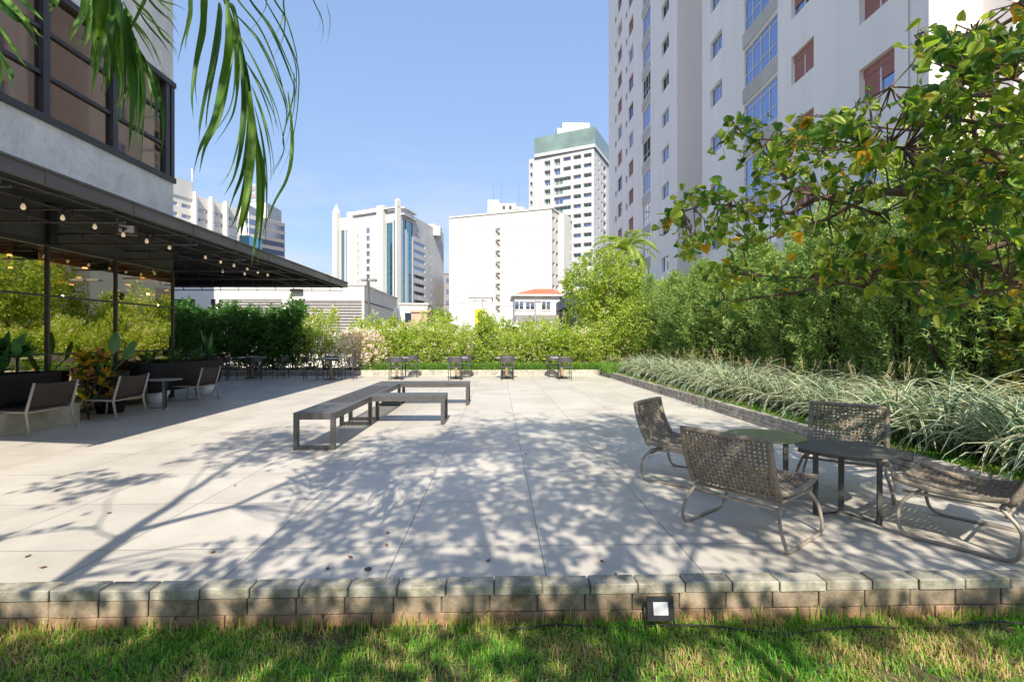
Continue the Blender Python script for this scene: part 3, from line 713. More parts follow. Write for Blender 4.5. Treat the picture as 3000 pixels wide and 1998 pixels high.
    # core behind the openings
def facebox(mb, f, u0, u1, z0, z1, o0, o1, mat=None):
    P = [f.P(u0, z0, o0), f.P(u1, z0, o0), f.P(u1, z0, o1), f.P(u0, z0, o1), f.P(u0, z1, o0), f.P(u1, z1, o0), f.P(u1, z1, o1), f.P(u0, z1, o1)]
    for q in ((0,1,2,3),(4,5,6,7),(0,1,5,4),(1,2,6,5),(2,3,7,6),(3,0,4,7)): mb.face([P[a] for a in q], mat)

# --- white block with blind front (middle)
c, l, r, z = corner_building(1616, 612, 80, 1316, 640, 1675, 652)
bl = empty('white_block', (c.x, c.y, 0), 0, 'blank white apartment block with one narrow stair strip, in the middle distance', 'building')
def P_(root): return lambda name, mb, m, par=None: mb.build(name, m, par or root, (-root.location.x, -root.location.y, -root.location.z))
bp_ = P_(bl)
fL = Face((l.x, l.y), (c.x, c.y)); fR = Face((c.x, c.y), (r.x, r.y))
hL = []
for k in range(9):
    yt = 640 + 3 + k * 30.8
    if k == 0: continue
    hL.append(fL.rect(1451.5, 1465, 670 + (k-1) * 32.3, 691 + (k-1) * 32.3))
hR, wR = [], []
for k in range(7):
    for (a, c_) in ((1619, 1625.5), (1629, 1635.5)):
        wR.append(fR.rect(a, c_, 636 + 33.2*k + (a-1619)*.8*(1-k*.13), 647 + 33.2*k + (a-1619)*.8*(1-k*.13)))
    for (a, c_) in ((1658, 1664), (1667, 1672.5)):
        wR.append(fR.rect(a, c_, 662 + 31*k + (a-1658)*.9*(1-k*.14), 673 + 31*k + (a-1658)*.9*(1-k*.14)))
b = MB(); shell(b, c, l, r, z, fL, fR, hL, wR, M_bright); bp_('wall', b, M_bright)
b = MB(); facebox(b, fL, 0, fL.L + .3, z, z + .25, -.3, .15); facebox(b, fR, 0, fR.L, z, z + .25, -.3, .15); bp_('parapet', b, M_bright)
b = MB(); facebox(b, fR, fR.U(1637), fR.U(1656), -.05, z + .02, 0.001, .9); bp_('stair_shaft', b, M_cream)
for h in hL:
    b = MB(); uw = h[1] - h[0]; zh = h[3] - h[2]
    b.face([fL.P(h[0], h[2], -.29), fL.P(h[1], h[2], -.29), fL.P(h[1], h[3], -.29), fL.P(h[0], h[3], -.29)])
    bp_('stair_opening', b, M_concr)
    b = MB(); a = fL.P(h[0] + .05, h[3] - .1, -.1); d_ = fL.P(h[1] - .05, h[2] + .2, -.1); b.tube([a, d_], .10, 4); b.tube([fL.P(h[0], h[2] + .1, -.05), fL.P(h[1], h[2] + .1, -.05)], .05, 4)
    bp_('stair_flight', b, M_louv)
for h in wR: put_win(fR, bl, h, 2, 1, M_wframe, M_bluegl, .08, out=-.25)
b = MB()
def roofbox(mb, px0, px1, yt, yb, dep, dd, mat=None):
    a, c_ = W(px0, yt, dep), W(px1, yt, dep); zb = W(px0, yb, dep).z
    mb.box(min(a.x, c_.x), max(a.x, c_.x), a.y, a.y + dd, zb, a.z, mat)
roofbox(b, 1429, 1462, 586, 650, 85, 6); roofbox(b, 1462, 1512, 596, 650, 86, 7); roofbox(b, 1512, 1535, 607, 650, 86, 6); bp_('roof_room', b, M_bright)
for (a, c_) in ((1472, 1480), (1491, 1499)):
    b = MB(); roofbox(b, a, c_, 603, 613, 85.96, .1); bp_('roof_window', b, M_bframe)
b = MB(); roofbox(b, 1508, 1534, 614, 622, 83, 2.4); bp_('roof_tank', b, M_shut)
p = W(1446, 586, 86); 
for px in (1446, 1470, 1520):
    p = W(px, 588, 87); b = MB(); b.tube([(p.x, p.y, p.z - .5), (p.x, p.y, p.z + 2.6)], .022, 4); bp_('aerial', b, M_steel)

b = MB()
for k in range(1, 8): facebox(b, fL, 0, fL.L, z - 2.75 * k, z - 2.75 * k + .05, 0.0, .03)
bp_('floor_line', b, M_cream)
# --- white hotel tower with green glass crown
c, l, r, z = corner_building(1740, 433, 130, 1549.7, 467.6, 1783, 487)
ht_ = empty('white_tower', (c.x, c.y, 0), 0, 'tall white tower with balconies and a green glass crown', 'building'); hp = P_(ht_)
fL = Face((l.x, l.y), (c.x, c.y)); fR = Face((c.x, c.y), (r.x, r.y))
cols = [(1553, 1560), (1595, 1612), (1623, 1641), (1650, 1672), (1680, 1702), (1710, 1733)]
hL = []; kinds = []
STO = 2.59; z0t = z - 1.2
for k in range(15):
    zt = z0t - STO * k
    for ci, (a, c_) in enumerate(cols):
        ua, ub = fL.U(a), fL.U(c_)
        if ci == 0: hh = (ua, ub, zt - 1.7, zt)
        elif ci == 1: hh = (ua, ub, zt - 1.7, zt - .1)
        elif ci == 2:
            if k in (2, 3, 4, 5): hh = (ua, fL.U(1672), zt - 1.9, zt)
            else: hh = (ua, ub, zt - 1.8, zt)
        elif ci == 3:
            if k in (2, 3, 4, 5): continue
            hh = (ua, ub, zt - 1.9, zt)
        else: hh = (ua, ub, zt - 1.95, zt)
        if k > 7 and ci < 3: continue
        hL.append(hh); kinds.append((ci, k))
hR = []
for k in range(15):
    zt = z0t - STO * k - .2
    hR.append((fR.U(1743.5), fR.U(1745.5), zt - .9, zt)); hR.append((fR.U(1753), fR.U(1756.5), zt - 1.1, zt - .2))
    hR.append((fR.U(1762), fR.U(1766), zt - 1.1, zt - .2)); hR.append((fR.U(1768), fR.U(1775.5), zt - 1.8, zt))
b = MB(); shell(b, c, l, r, z, fL, fR, hL, hR, M_white2, .9); hp('wall', b, M_white2)
prs = {}
for h, (ci, k) in zip(hL, kinds):
    nx = 2 if ci else 1
    if h[1] - h[0] > 4: nx = 4
    o = put_win(fL, ht_, h, nx, 1, M_wframe, M_green if (ci + k) % 3 else M_bluegl, .12, out=-.75, name='balcony_window')
nb = 0
for k in range(15):   # a balcony front for every storey of the three columns nearest the corner
    for ci in (3, 4, 5):
        a, c_ = cols[ci]; zt = z0t - STO * k; nb += 1
        b = MB(); facebox(b, fL, fL.U(a), fL.U(c_), zt - 1.95, zt - 1.15, -.05, 0.02, M_lamp); facebox(b, fL, fL.U(a), fL.U(c_), zt - 1.1, zt - 1.04, -.06, 0.06, M_wframe)
        hp('balcony_rail', b, M_wframe)
b = MB()
for h in hR: facebox(b, fR, h[0], h[1], h[2], h[3], -.5, -.45)
hp('side_window', b, M_bluegl)
e = .5
cc, ll, rr_ = c + (c - (l + r) / 2).normalized() * e, l.copy(), r + (r - l).normalized() * e
cl2 = fL.P(-0.0, 0); ff = l + (r - c)
base = [(cc.x, cc.y), (rr_.x, rr_.y), (ff.x, ff.y), (fL.P(fL.U(1568), 0, .6)[0], fL.P(fL.U(1568), 0, .6)[1])]
b = MB(); prism(b, base, z + .9, z + 5.3); hp('glass_crown', b, M_green)
b = MB(); prism(b, [(x, y) for x, y in base], z - .01, z + .9); hp('crown_ledge', b, M_white2)
b = MB(); roofbox(b, 1648, 1728, 360, 430, 141, 7); roofbox(b, 1632, 1738, 376, 430, 139, 10); hp('roof_room', b, M_bright)

# --- office tower with blue glass strips
c, l, r, z = corner_building(1174, 613, 110, 985, 641, 1300, 684)
ot = empty('office_tower', (c.x, c.y, 0), 0, 'white office tower with blue glass strips and pointed pylons', 'building'); op_ = P_(ot)
fL = Face((l.x, l.y), (c.x, c.y)); fR = Face((c.x, c.y), (r.x, r.y))
hL, sq = [], []
def r2(f, a, c_, t, bt): return f.rect(a, c_, t, bt)
for k in range(12):
    hL.append((fL.U(1073), fL.U(1082.5), z - 3.4 - k*1.75 - 1.0, z - 3.4 - k*1.75 + .1)); 
    hL.append((fL.U(1047.5), fL.U(1050), z - 4.4 - k*1.75 - .8, z - 4.4 - k*1.75)); hL.append((fL.U(1105), fL.U(1107.5), z - 4.0 - k*1.75 - .8, z - 4.0 - k*1.75))
glassL = [(fL.U(999.5), fL.U(1009), .5, z - 3), (fL.U(1013.5), fL.U(1021.5), .5, z - 3), (fL.U(1132), fL.U(1150), .5, z - 2.7), (fL.U(1153.5), fL.U(1168), .5, z - 2.3)]
slitL = [(fL.U(1025.5), fL.U(1027.5), 1, z - 4.5), (fL.U(1031), fL.U(1033), 1, z - 4.5), (fL.U(1113.5), fL.U(1116), 1, z - 4), (fL.U(1118.5), fL.U(1121), 1, z - 4)]
glassR = [(fR.U(1180), fR.U(1190), .5, z - 1.8), (fR.U(1196), fR.U(1209), .5, z - 1.8)]
rib = []
for k in range(12): rib.append((fR.U(1212), fR.U(1245), z - 6.5 - k * 1.95, z - 5.6 - k * 1.95))
hR = [(fR.U(1261), fR.U(1263), z - 8 - k*1.95, z - 7 - k*1.95) for k in range(11)]
b = MB(); fR.wall(b, 0, fR.U(1211), -.05, z, glassR, M_white2, .2); fR.wall(b, fR.U(1211), fR.L, -.05, z, rib + hR, M_greyw, .2)
fL.wall(b, 0, fL.L, -.05, z, hL + glassL + slitL, M_white2, .2)
f = l + (r - c)
b.face([(l.x, l.y, 0), (f.x, f.y, 0), (f.x, f.y, z), (l.x, l.y, z)], M_greyw); b.face([(r.x, r.y, 0), (f.x, f.y, 0), (f.x, f.y, z), (r.x, r.y, z)], M_greyw); b.face([(c.x, c.y, z), (r.x, r.y, z), (f.x, f.y, z), (l.x, l.y, z)], M_greyw)
op_('wall', b, M_white2)
for fa, lst, nx, nz_, gm in ((fL, glassL, 1, 14, M_teal), (fR, glassR, 2, 14, M_teal)):
    for h in lst: o = put_win(fa, ot, h, nx, nz_, M_bframe, gm, .05, out=-.15, name='glass_strip')
for h in hL: o = put_win(fL, ot, h, 2, 1, M_greyw, M_bluegl, .06, out=-.15)
for h in slitL: o = put_win(fL, ot, h, 1, 12, M_bframe, M_bframe, .05, out=-.15, name='slit_window')
for h in rib + hR: o = put_win(fR, ot, h, 5 if h[1]-h[0] > 3 else 1, 1, M_greyw, M_pglass, .06, out=-.15, name='ribbon_window')
for (u0, u1, up, out) in ((fL.U(1168.5), fL.L, 1.8, 1.3), (0, fL.U(997), 1.2, 1.2)):
    b = MB(); facebox(b, fL, u0, u1, -.05, z + up, .0, out)
    P4 = [fL.P(u0, z + up, 0), fL.P(u1, z + up, 0), fL.P(u1, z + up, out), fL.P(u0, z + up, out)]; q = fL.P((u0+u1)/2, z + up + (2.2 if u0 < 1 else .5), out/2)
    for i in range(4): b.face([P4[i], P4[(i+1) % 4], q])
    op_('pylon', b, M_bright)
b = MB(); facebox(b, fL, fL.U(1023), fL.U(1131), z, z + .9, -6, .5); facebox(b, fL, fL.U(1112), fL.U(1131), z - 25, z + 1.2, .0, 1.0); facebox(b, fL, fL.U(1022.5), fL.U(1037), z - 25, z + .9, 0, .7); op_('parapet', b, M_bright)
b = MB(); facebox(b, fR, 0, fR.U(1211), z - 1.2, z - .9, -.2, .9); facebox(b, fR, 0, fR.U(1211), z + .2, z + .5, -.2, .9); facebox(b, fL, fL.U(1132), fL.L, z + .2, z + .5, -.2, .9); op_('roof_frame', b, M_bright)
for q in range(2):
    b = MB(); roofbox(b, (1255, 1268)[q], (1275, 1290)[q], (657, 662)[q], 690, 128, 3); op_('roof_tank', b, M_bright)

# --- ribbed slab far left
c, l, r, z = corner_building(529, 551, 90, 400, 520, 700, 612)
rs = empty('ribbed_slab', (l.x, l.y, 0), 0, 'long white slab block with vertical fins seen above the awning', 'building'); rp = P_(rs)
fS = Face((l.x, l.y), (r.x, r.y)); 
zz = lambda px, py: fS.hit(px, py)[1]
b = MB(); holes = []
for k in range(10):
    zt = z - 2.2 - 1.9 * k
    for a, c_ in ((430, 520), (532, 560), (571, 609), (618, 652), (660, 696)): holes.append((fS.U(a), fS.U(c_), zt - .75, zt))
fS.wall(b, 0, fS.L, -.05, z, holes, M_cream, .25)
n_ = -fS.n * 14
b.face([fS.P(0, z), fS.P(fS.L, z), tuple(Vector(fS.P(fS.L, z)) + n_), tuple(Vector(fS.P(0, z)) + n_)], M_cream); b.face([fS.P(fS.L, 0), fS.P(fS.L, z), tuple(Vector(fS.P(fS.L, z)) + n_), tuple(Vector(fS.P(fS.L, 0)) + n_)], M_cream)
rp('wall', b, M_cream)
for px in (565, 614, 656):
    b = MB(); facebox(b, fS, fS.U(px - 2.5), fS.U(px + 3), 0, z + .5, 0, .9); rp('fin', b, M_bright)
for h in holes:
    o = put_win(fS, rs, h, 6, 1, M_greyw, M_bluegl, .1, out=-.2)
b = MB(); facebox(b, fS, fS.U(480), fS.U(562), z - 1, z + 2.2, -6, .2); rp('roof_room', b, M_bright)
p = W(563, 540, 96); b = MB(); b.tube([(p.x, p.y, z), (p.x, p.y, z + 5.5)], .12, 5); rp('mast', b, M_bright)
# --- violet glass office
c, l, r, z = corner_building(752, 634, 120, 722, 627, 834, 654)
vo = empty('glass_office', (c.x, c.y, 0), 0, 'violet glass office block with a red and white mast, behind the awning edge', 'building'); vp = P_(vo)
fV = Face((c.x, c.y), (r.x, r.y)); fV2 = Face((l.x, l.y), (c.x, c.y))
b = MB(); f = l + (r - c); prism(b, [(c.x, c.y), (r.x, r.y), (f.x, f.y), (l.x, l.y)], 0, z); vp('wall', b, M_greyw)
for k in range(11):
    zt = z - 1.0 - 2.1 * k
    b = MB(); facebox(b, fV, .1, fV.L - .1, zt - 1.2, zt, .0, .08); facebox(b, fV2, .1, fV2.L - .1, zt - 1.2, zt, 0, .08); vp('window_band', b, M_pglass)
    b = MB(); facebox(b, fV, 0, fV.L, zt + .02, zt + .88, .0, .14, M_louv); vp('spandrel', b, M_louv)
b = MB(); roofbox(b, 727, 783, 594, 640, 124, 8); roofbox(b, 700, 729, 600, 700, 118, 8); vp('roof_room', b, M_bright)
b = MB(); roofbox(b, 701, 730, 690, 760, 112, 6); vp('annex', b, M_teal)
for q in range(5):
    p = W(741, 594, 126); b = MB(); zb = p.z + q * .95
    for dx, dy in ((-.5, 0), (.5, 0), (0, .8)): b.tube([(p.x + dx, p.y + dy, zb), (p.x + dx, p.y + dy, zb + .95)], .07, 4)
    b.tube([(p.x - .5, p.y, zb), (p.x + .5, p.y, zb + .95)], .05, 4); b.tube([(p.x + .5, p.y, zb), (p.x - .5, p.y, zb + .95)], .05, 4)
    vp('mast_section', b, M_orange if q % 2 else M_white)
# --- small distant masses
def simple_block(name, label, cat, px0, px1, yt, dep, dd, m, rowsn=0, y0=None):
    a, c_ = W(px0, yt, dep), W(px1, yt, dep)
    root = empty(name, (a.x, a.y, 0), 0, label, cat)
    b = MB(); b.box(0, c_.x - a.x, 0, dd, -.05, a.z); b.build('wall', m, root)
    b = MB(); b.box(-.15, c_.x - a.x + .15, -.15, dd, a.z, a.z + .2); b.build('parapet', m, root)
    for k in range(rowsn):
        b = MB(); b.box(.6, c_.x - a.x - .6, -.05, 0, a.z - 2.2 - 2.8*k, a.z - 1.0 - 2.8*k); b.build('window_band', M_bluegl, root)
    return root
simple_block('distant_block', 'hazy grey block just left of the office tower', 'building', 930, 990, 803, 150, 20, M_greyw, 3)
simple_block('distant_block', 'thin dark balcony block in the gap right of the office tower', 'building', 1300, 1322, 803, 125, 12, M_louv, 6)
simple_block('small_building', 'small cream building with a flat roof below the office tower', 'building', 1172, 1252, 893, 62, 10, M_cream, 1)
simple_block('small_building', 'low salmon shed in front of the office tower', 'building', 1205, 1250, 915, 55, 5, mat('salmon_wall', (.55, .38, .26), .8), 0)
simple_block('small_building', 'low white outbuilding before the blank white block', 'building', 1375, 1440, 872, 60, 6, M_white, 0)
# red-roofed house
hd = 50
a, c_ = W(1508, 868, hd), W(1652, 868, hd)
ho = empty('house', (a.x, a.y, 0), 0, 'white house with a terracotta hipped roof beyond the hedge', 'house'); wd = c_.x - a.x; ze = a.z
b = MB(); b.box(0, wd, 0, 7, -.05, ze - .02); b.build('wall', M_white, ho)
b = MB(); b.box(-.3, wd + .3, -.4, 7.4, ze, ze + .18); b.build('eave', M_bright, ho)
b = MB(); zr = W(1600, 845, hd + 3).z; q = [(-.1, -.2), (wd + .1, -.2), (wd + .1, 7.2), (-.1, 7.2)]; A_, B_ = (2.2, 3.5, zr), (wd - .8, 3.5, zr); zq = ze + .19
b.face([(q[0][0], q[0][1], zq), (q[1][0], q[1][1], zq), B_, A_]); b.face([(q[2][0], q[2][1], zq), (q[3][0], q[3][1], zq), A_, B_]); b.face([(q[1][0], q[1][1], zq), (q[2][0], q[2][1], zq), B_]); b.face([(q[3][0], q[3][1], zq), (q[0][0], q[0][1], zq), A_]); b.build('roof', M_roof, ho)
for px in (1521, 1553, 1600):
    p = W(px, 895, hd); b = MB(); b.box(p.x - a.x - .42, p.x - a.x + .42, -.06, 0, p.z - .4, p.z + .4, M_bluegl); b.box(p.x - a.x - .04, p.x - a.x + .04, -.09, -.061, p.z - .4, p.z + .4, M_wframe); b.box(p.x - a.x - .48, p.x - a.x + .48, -.1, -.0, p.z - .48, p.z - .401, M_wframe); b.build('window', M_bframe, ho)
    b = MB(); b.box(p.x - a.x - .5, p.x - a.x + .5, -.14, 0, p.z + .75, p.z + .85); b.build('lintel', M_cream, ho)
b = MB(); p = W(1510, 925, hd); b.box(0, wd, -2, -.02, -.05, p.z); b.build('garage', M_louv, ho)
a, c_ = W(1652, 862, 44), W(1760, 862, 44)
bh = empty('blue_building', (a.x, a.y, 0), 0, 'blue shopfront with a dark sloping roof behind the right shrubs', 'building')
b = MB(); b.box(.9, c_.x - a.x, 0, 6, -.05, a.z - 1.2); b.build('wall', M_blue, bh)
b = MB(); b.box(0, c_.x - a.x, -.3, 6, a.z - 1.2, a.z - .35); b.box(.4, c_.x - a.x, .6, 6, a.z - .35, a.z + .2); b.build('roof', M_navy, bh)
b = MB(); b.box(1.2, c_.x - a.x - .2, -.05, 0, .8, a.z - 1.6); b.build('window', M_teal, bh)
# yellow post, orange parasol, umbrella, lamps, poles
p = W(1403, 906, 34); rt = empty('yellow_sign', (p.x, p.y, 0), 0, 'plain yellow panel on a post standing beyond the hedge', 'sign')
b = MB(); b.tube([(0, 0, 0), (0, 0, p.z)], .05, 6); b.build('post', M_steel, rt); b = MB(); b.bbox(-.28, .28, -.05, .05, p.z - 1.1, p.z, .03); b.build('panel', M_yel, rt)
p = W(1490, 941, 30); rt = empty('parasol', (p.x, p.y, 0), 0, 'open white and orange parasol just above the hedge top', 'parasol')
b = MB(); b.tube([(0, 0, 0), (0, 0, p.z)], .03, 6); b.build('pole', M_steel, rt); b = MB(); b.lathe([(1.1, p.z - .45), (.6, p.z - .15), (.02, p.z)], 8, smooth=False); b.build('canopy', M_white, rt); b = MB(); b.lathe([(1.1, p.z - .46), (1.12, p.z - .62), (1.1, p.z - .63)], 8, smooth=False); b.build('valance', M_orange, rt)
p = W(1162, 897, 22.5); rt = empty('folded_umbrella', (p.x, p.y, 0), 0, 'closed blue grey umbrella standing behind the hedge', 'umbrella')
b = MB(); b.tube([(0, 0, 0), (0, 0, p.z - .1)], .025, 6); b.build('pole', M_steel, rt)
b = MB(); n = 16; pf = [(.25, 1.3), (.24, 1.6), (.2, 2.0), (.16, 2.4), (.09, p.z - .12), (.01, p.z)]
for j in range(len(pf) - 1):
    for q in range(n):
        def pt(j_, q_): r_ = pf[j_][0] * (1.15 if q_ % 2 else .75); a_ = 2*math.pi*q_/n; return (r_*math.cos(a_), r_*math.sin(a_), pf[j_][1])
        b.face([pt(j, q), pt(j, (q+1) % n), pt(j+1, (q+1) % n), pt(j+1, q)])
b.build('canopy', M_umb, rt)
def lamp_post(px, py, dep, hw, label):
    p = W(px, py, dep); rt = empty('street_lamp', (p.x, p.y, 0), 0, label, 'street lamp')
    b = MB(); b.tube([(0, 0, -.05), (0, 0, p.z)], [.05, .035], 8); b.build('post', M_steel, rt)
    for s_ in (-1, 1):
        b = MB(); x0, x1 = sorted((s_ * .06, s_ * hw)); b.bbox(x0, x1, -.16, .16, p.z - .03, p.z + .07, .02); hd_ = b.build('lamp_head', M_louv, rt)
        b = MB(); b.box(x0 + .05, x1 - .04, -.11, .11, p.z - .04, p.z - .031); b.build('diffuser', M_lamp, hd_)
lamp_post(1081, 822, 23, .34, 'twin-headed grey street lamp in front of the low white building')
lamp_post(1673, 827, 24, .62, 'twin-headed grey street lamp beside the bushy tree')
def pole(px, yt, dep, label):
    p = W(px, yt, dep); rt = empty('utility_pole', (p.x, p.y, 0), 0, label, 'pole')
    b = MB(); b.tube([(0, 0, 0), (0, 0, p.z)], [.12, .09], 8); b.build('post', M_louv, rt); b = MB(); b.box(-1.1, .5, -.05, .05, p.z - .35, p.z - .22); b.build('crossarm', M_louv, rt)
    return p
q0 = pole(1414, 873, 56, 'thin utility pole before the blank white block'); q1 = pole(1569, 876, 46, 'utility pole in front of the red-roofed house')
b = MB()
for A_, B_ in ((Vector((q0.x - 14, q0.y + 6, q0.z + .1)), q0), (q0, q1), (q1, Vector((q1.x + 14, q1.y - 4, q1.z + .4)))):
    b.tube([A_.lerp(B_, t) - Vector((0, 0, .25 + .5 * math.sin(math.pi * t))) for t in [i / 8 for i in range(9)]], .02, 3)
tagp(b.build('power_line', M_cable), 'thin sagging cable strung between the utility poles', 'cable')
b = MB(); b.box(8.3, 8.5, 2.5, 24, -.05, 2.1); o = b.build('boundary_wall', M_white2); tagp(o, 'pale boundary wall glimpsed behind the conifer hedge', 'wall')
# ------------------------------------------------------------------ bench
X0, X1, BA, BB = -2.55, -2.04, 6.29, 11.02
bn = empty('bench', ((X0+X1)/2, 8.5, 0), 0, 'long dark steel bench with two side arms, standing alone on the paving', 'bench')
def bnp(name, mb, m=M_bench): return mb.build(name, m, bn, (-(X0+X1)/2, -8.5, 0))
H_ = .465
def seatrun(x0, x1, y0, y1, along, gap0=None, gap1=None):
    b = MB(); t = .022
    b.box(x0, x1, y0, y0 + .05, H_ - .085, H_) ; b.box(x0, x1, y1 - .05, y1, H_ - .085, H_)
    b.box(x0, x0 + .05, y0 + .0501, y1 - .0501, H_ - .085, H_); b.box(x1 - .05, x1, y0 + .0501, y1 - .0501, H_ - .085, H_)
    n = 7
    if along == 'y':
        w_ = (x1 - x0 - .1) / n
        for i in range(n):
            a = x0 + .05 + w_ * i
            ys_ = [(y0 + .0501, y1 - .0501, .003)] if gap0 is None else [(y0 + .0501, gap0, .0008), (gap0, gap1, .011), (gap1, y1 - .0501, .0008)]
            for ya, yb, g in ys_: b.box(a + g, a + w_ - g, ya, yb, H_ - t, H_ - .0015)
    else:
        w_ = (y1 - y0 - .1) / n
        for i in range(n): b.box(x0 + .0501, x1 - .0501, y0 + .05 + w_*i + .0008, y0 + .05 + w_*(i+1) - .0008, H_ - t, H_ - .0015)
    return b
bnp('seat', seatrun(X0, X1, BA, BB, 'y', 7.35, 9.9))
bnp('seat', seatrun(X1 + .0015, -.87, 8.10, 8.64, 'x')); bnp('seat', seatrun(X1 + .0015, -.62, 10.46, 11.02, 'x'))
def frame_x(x0, x1, y, tk=.06, w_=.055):   # closed frame across x at depth y
    b = MB(); b.box(x0, x0 + w_, y, y + tk, .05, H_ - .0852); b.box(x1 - w_, x1, y, y + tk, .05, H_ - .0852); b.box(x0, x1, y, y + tk, 0.0, .0498); return b
def frame_y(x, y0, y1, tk=.06, w_=.07):
    b = MB(); b.box(x, x + tk, y0, y0 + w_, .0, H_ - .0852); b.box(x, x + tk, y1 - w_, y1, .0, H_ - .0852); b.box(x, x + tk, y0 + w_ + .0001, y1 - w_ - .0001, 0.0, .05); return b
for y in (BA, 8.10, 8.58, 10.46, BB - .06): bnp('leg_frame', frame_x(X0, X1, y))
bnp('leg_frame', frame_y(-.93, 8.10, 8.64)); bnp('leg_frame', frame_y(-.68, 10.46, 11.02))
# ------------------------------------------------------------------ woven rope lounge chairs
def rope_chair():
    root = empty('rope_chair', (0, 0, 0))
    SH, BW = .335, .62
    # local: +x forward. base rails
    for s_ in (-1, 1):
        ys, yf = s_ * .30, s_ * .365
        ctr = [(-.21, ys, SH - .03), (-.30, (ys+yf)/2, .20), (-.30, yf, .013 + .06), (-.24, yf, .013), (0, yf, .013), (.22, yf, .013), (.30, yf, .06), (.31, (ys+yf)/2, .20), (.24, ys, SH - .035)]
        pts = []
        C = [Vector(p) for p in ctr]; C = [C[0]] + C + [C[-1]]
        for i in range(1, len(C) - 2):
            for k in range(6):
                t = k / 6; a, b_, c_, d = C[i-1], C[i], C[i+1], C[i+2]
                pts.append(.5 * ((2*b_) + (c_-a)*t + (2*a-5*b_+4*c_-d)*t*t + (3*b_-a-3*c_+d)*t**3))
        pts.append(C[-1])
        b = MB(); b.tube(pts, .0125, 8); b.build('sled_leg', M_tubep, root)
    b = MB()
    for x in (-.20, .23): b.tube([(x, -.30, SH - .035), (x, .30, SH - .035)], .012, 8)
    for x in (-.23,): b.tube([(x, -.30, SH - .075), (x, .30, SH - .075)], .010, 8)
    for s_ in (-1, 1): b.tube([(-.23, s_ * .295, SH - .035), (.30, s_ * .295, SH - .03)], .011, 8)
    b.build('under_frame', M_tubep, root)
    # panels: seat (from x -.25 to .33, dips a little) and back (from seat rear, leaning)
    def seatP(u, v):    # u across -1..1, v 0..1 rear to front
        x = -.25 + .60 * v; z = SH + .035 * (2*v - 1)**2 - .02 * (1 - u*u) + .015 * v
        return Vector((x, u * BW / 2, z))
    def backP(u, v):    # v 0..1 up
        x = -.26 - .15 * v + .02 * u * u - .025 * math.sin(math.pi * v); z = SH - .0 + .40 * v
        return Vector((x, u * (BW / 2 + .0 * v), z))
    def weave(P, nu, nv, wu, wv, name):
        b = MB()
        def nrm(u, v):
            e = .01; a = P(u + e, v) - P(u - e, v); c_ = P(u, v + e) - P(u, v - e); return a.cross(c_).normalized()
        for i in range(nu):
            u = -1 + 2 * (i + .5) / nu * .985 + .0075; n_ = nv * 2
            pts = []
            for j in range(n_ + 1):
                v = j / n_; off = .0055 * (1 if ((j // 1) % 4 in (1,)) else -1 if (j % 4 == 3) else 0) * (1 if i % 2 else -1)
                pts.append(P(u, v) + nrm(u, v) * off)
            b.tube(pts, wu, 4, cap=False, smooth=False, flat=None)
        for j in range(nv):
            v = (j + .5) / nv; n_ = nu * 2
            pts = []
            for i in range(n_ + 1):
                u = -1 + 2 * i / n_; off = -.0055 * (1 if i % 4 == 1 else -1 if i % 4 == 3 else 0) * (1 if j % 2 else -1)
                pts.append(P(u, v) + nrm(u, v) * off)
            b.tube(pts, wv, 4, cap=False, smooth=False)
        return b.build(name, M_rope, root)
    weave(seatP, 19, 17, .0088, .0088, 'seat'); weave(backP, 19, 14, .0088, .0082, 'backrest')
    b = MB()
    ring = [backP(-1, t / 6) for t in range(7)] + [backP(-1 + 2 * t / 8, 1) for t in range(1, 9)] + [backP(1, 1 - t / 6) for t in range(1, 7)]
    b.tube(ring, .021, 8); b.build('back_frame', M_rope, root)
    b = MB()
    ring = [seatP(-1, t / 6) for t in range(7)] + [seatP(-1 + 2 * t / 8, 1) for t in range(1, 9)] + [seatP(1, 1 - t / 6) for t in range(1, 7)]
    b.tube(ring, .019, 8); b.build('seat_frame', M_rope, root)
    return root
rc = rope_chair()
def place(proto, first, x, y, a, label, cat, group):
    o = proto if first else copy_tree(proto)
    o.location = (x, y, 0); o.rotation_euler = (0, 0, R(a)); tagp(o, label, cat, group); return o
RG = 'woven rope lounge chairs'
ch2 = copy_tree(rc); ch3 = copy_tree(rc); ch4 = copy_tree(rc)
for o, (x, y, a, lb_) in zip((rc, ch2, ch3, ch4), (
    (1.84, 3.60, 37, 'taupe woven rope lounge chair seen from behind, nearest the brick kerb'),
    (1.87, 4.96, -40, 'taupe woven rope lounge chair on the open side, beyond the one nearest the kerb'),
    (3.17, 4.50, -129.5, 'taupe woven rope lounge chair backed against the planter wall and striped grass'),
    (3.30, 3.42, 126, 'taupe woven rope lounge chair cut off by the right edge, only its seat in view'))):
    o.location = (x, y, 0); o.rotation_euler = (0, 0, R(a)); tagp(o, lb_, 'lounge chair', RG)
def side_table(name, cx, cy, r_, h, legs, mtop, mleg, label, group=None):
    root = empty(name, (cx, cy, 0), 0, label, 'side table', group)
    b = MB(); b.lathe([(r_ - .006, h - .012), (r_, h - .008), (r_, h - .002), (r_ - .003, h)], 48, smooth=False); b.build('table_top', mtop, root)
    for (x, y) in legs:
        b = MB(); a = math.atan2(y, x); M = Matrix.Translation((x, y, 0)) @ Matrix.Rotation(a, 4, 'Z'); b.box(-.006, .006, -.02, .02, .0, h - .012, M=M); b.build('leg', mleg, root)
    b = MB()
    pts = [(x, y, .008) for x, y in legs]
    P3 = []
    for i in range(9):
        t = i / 8; P3.append(tuple(Vector(pts[0]) * (1-t)**2 + Vector(pts[1]) * 2*t*(1-t) + Vector(pts[2]) * t*t))
    b.tube(pts, .009, 6); b.build('base_bar', mleg, root)
    return root
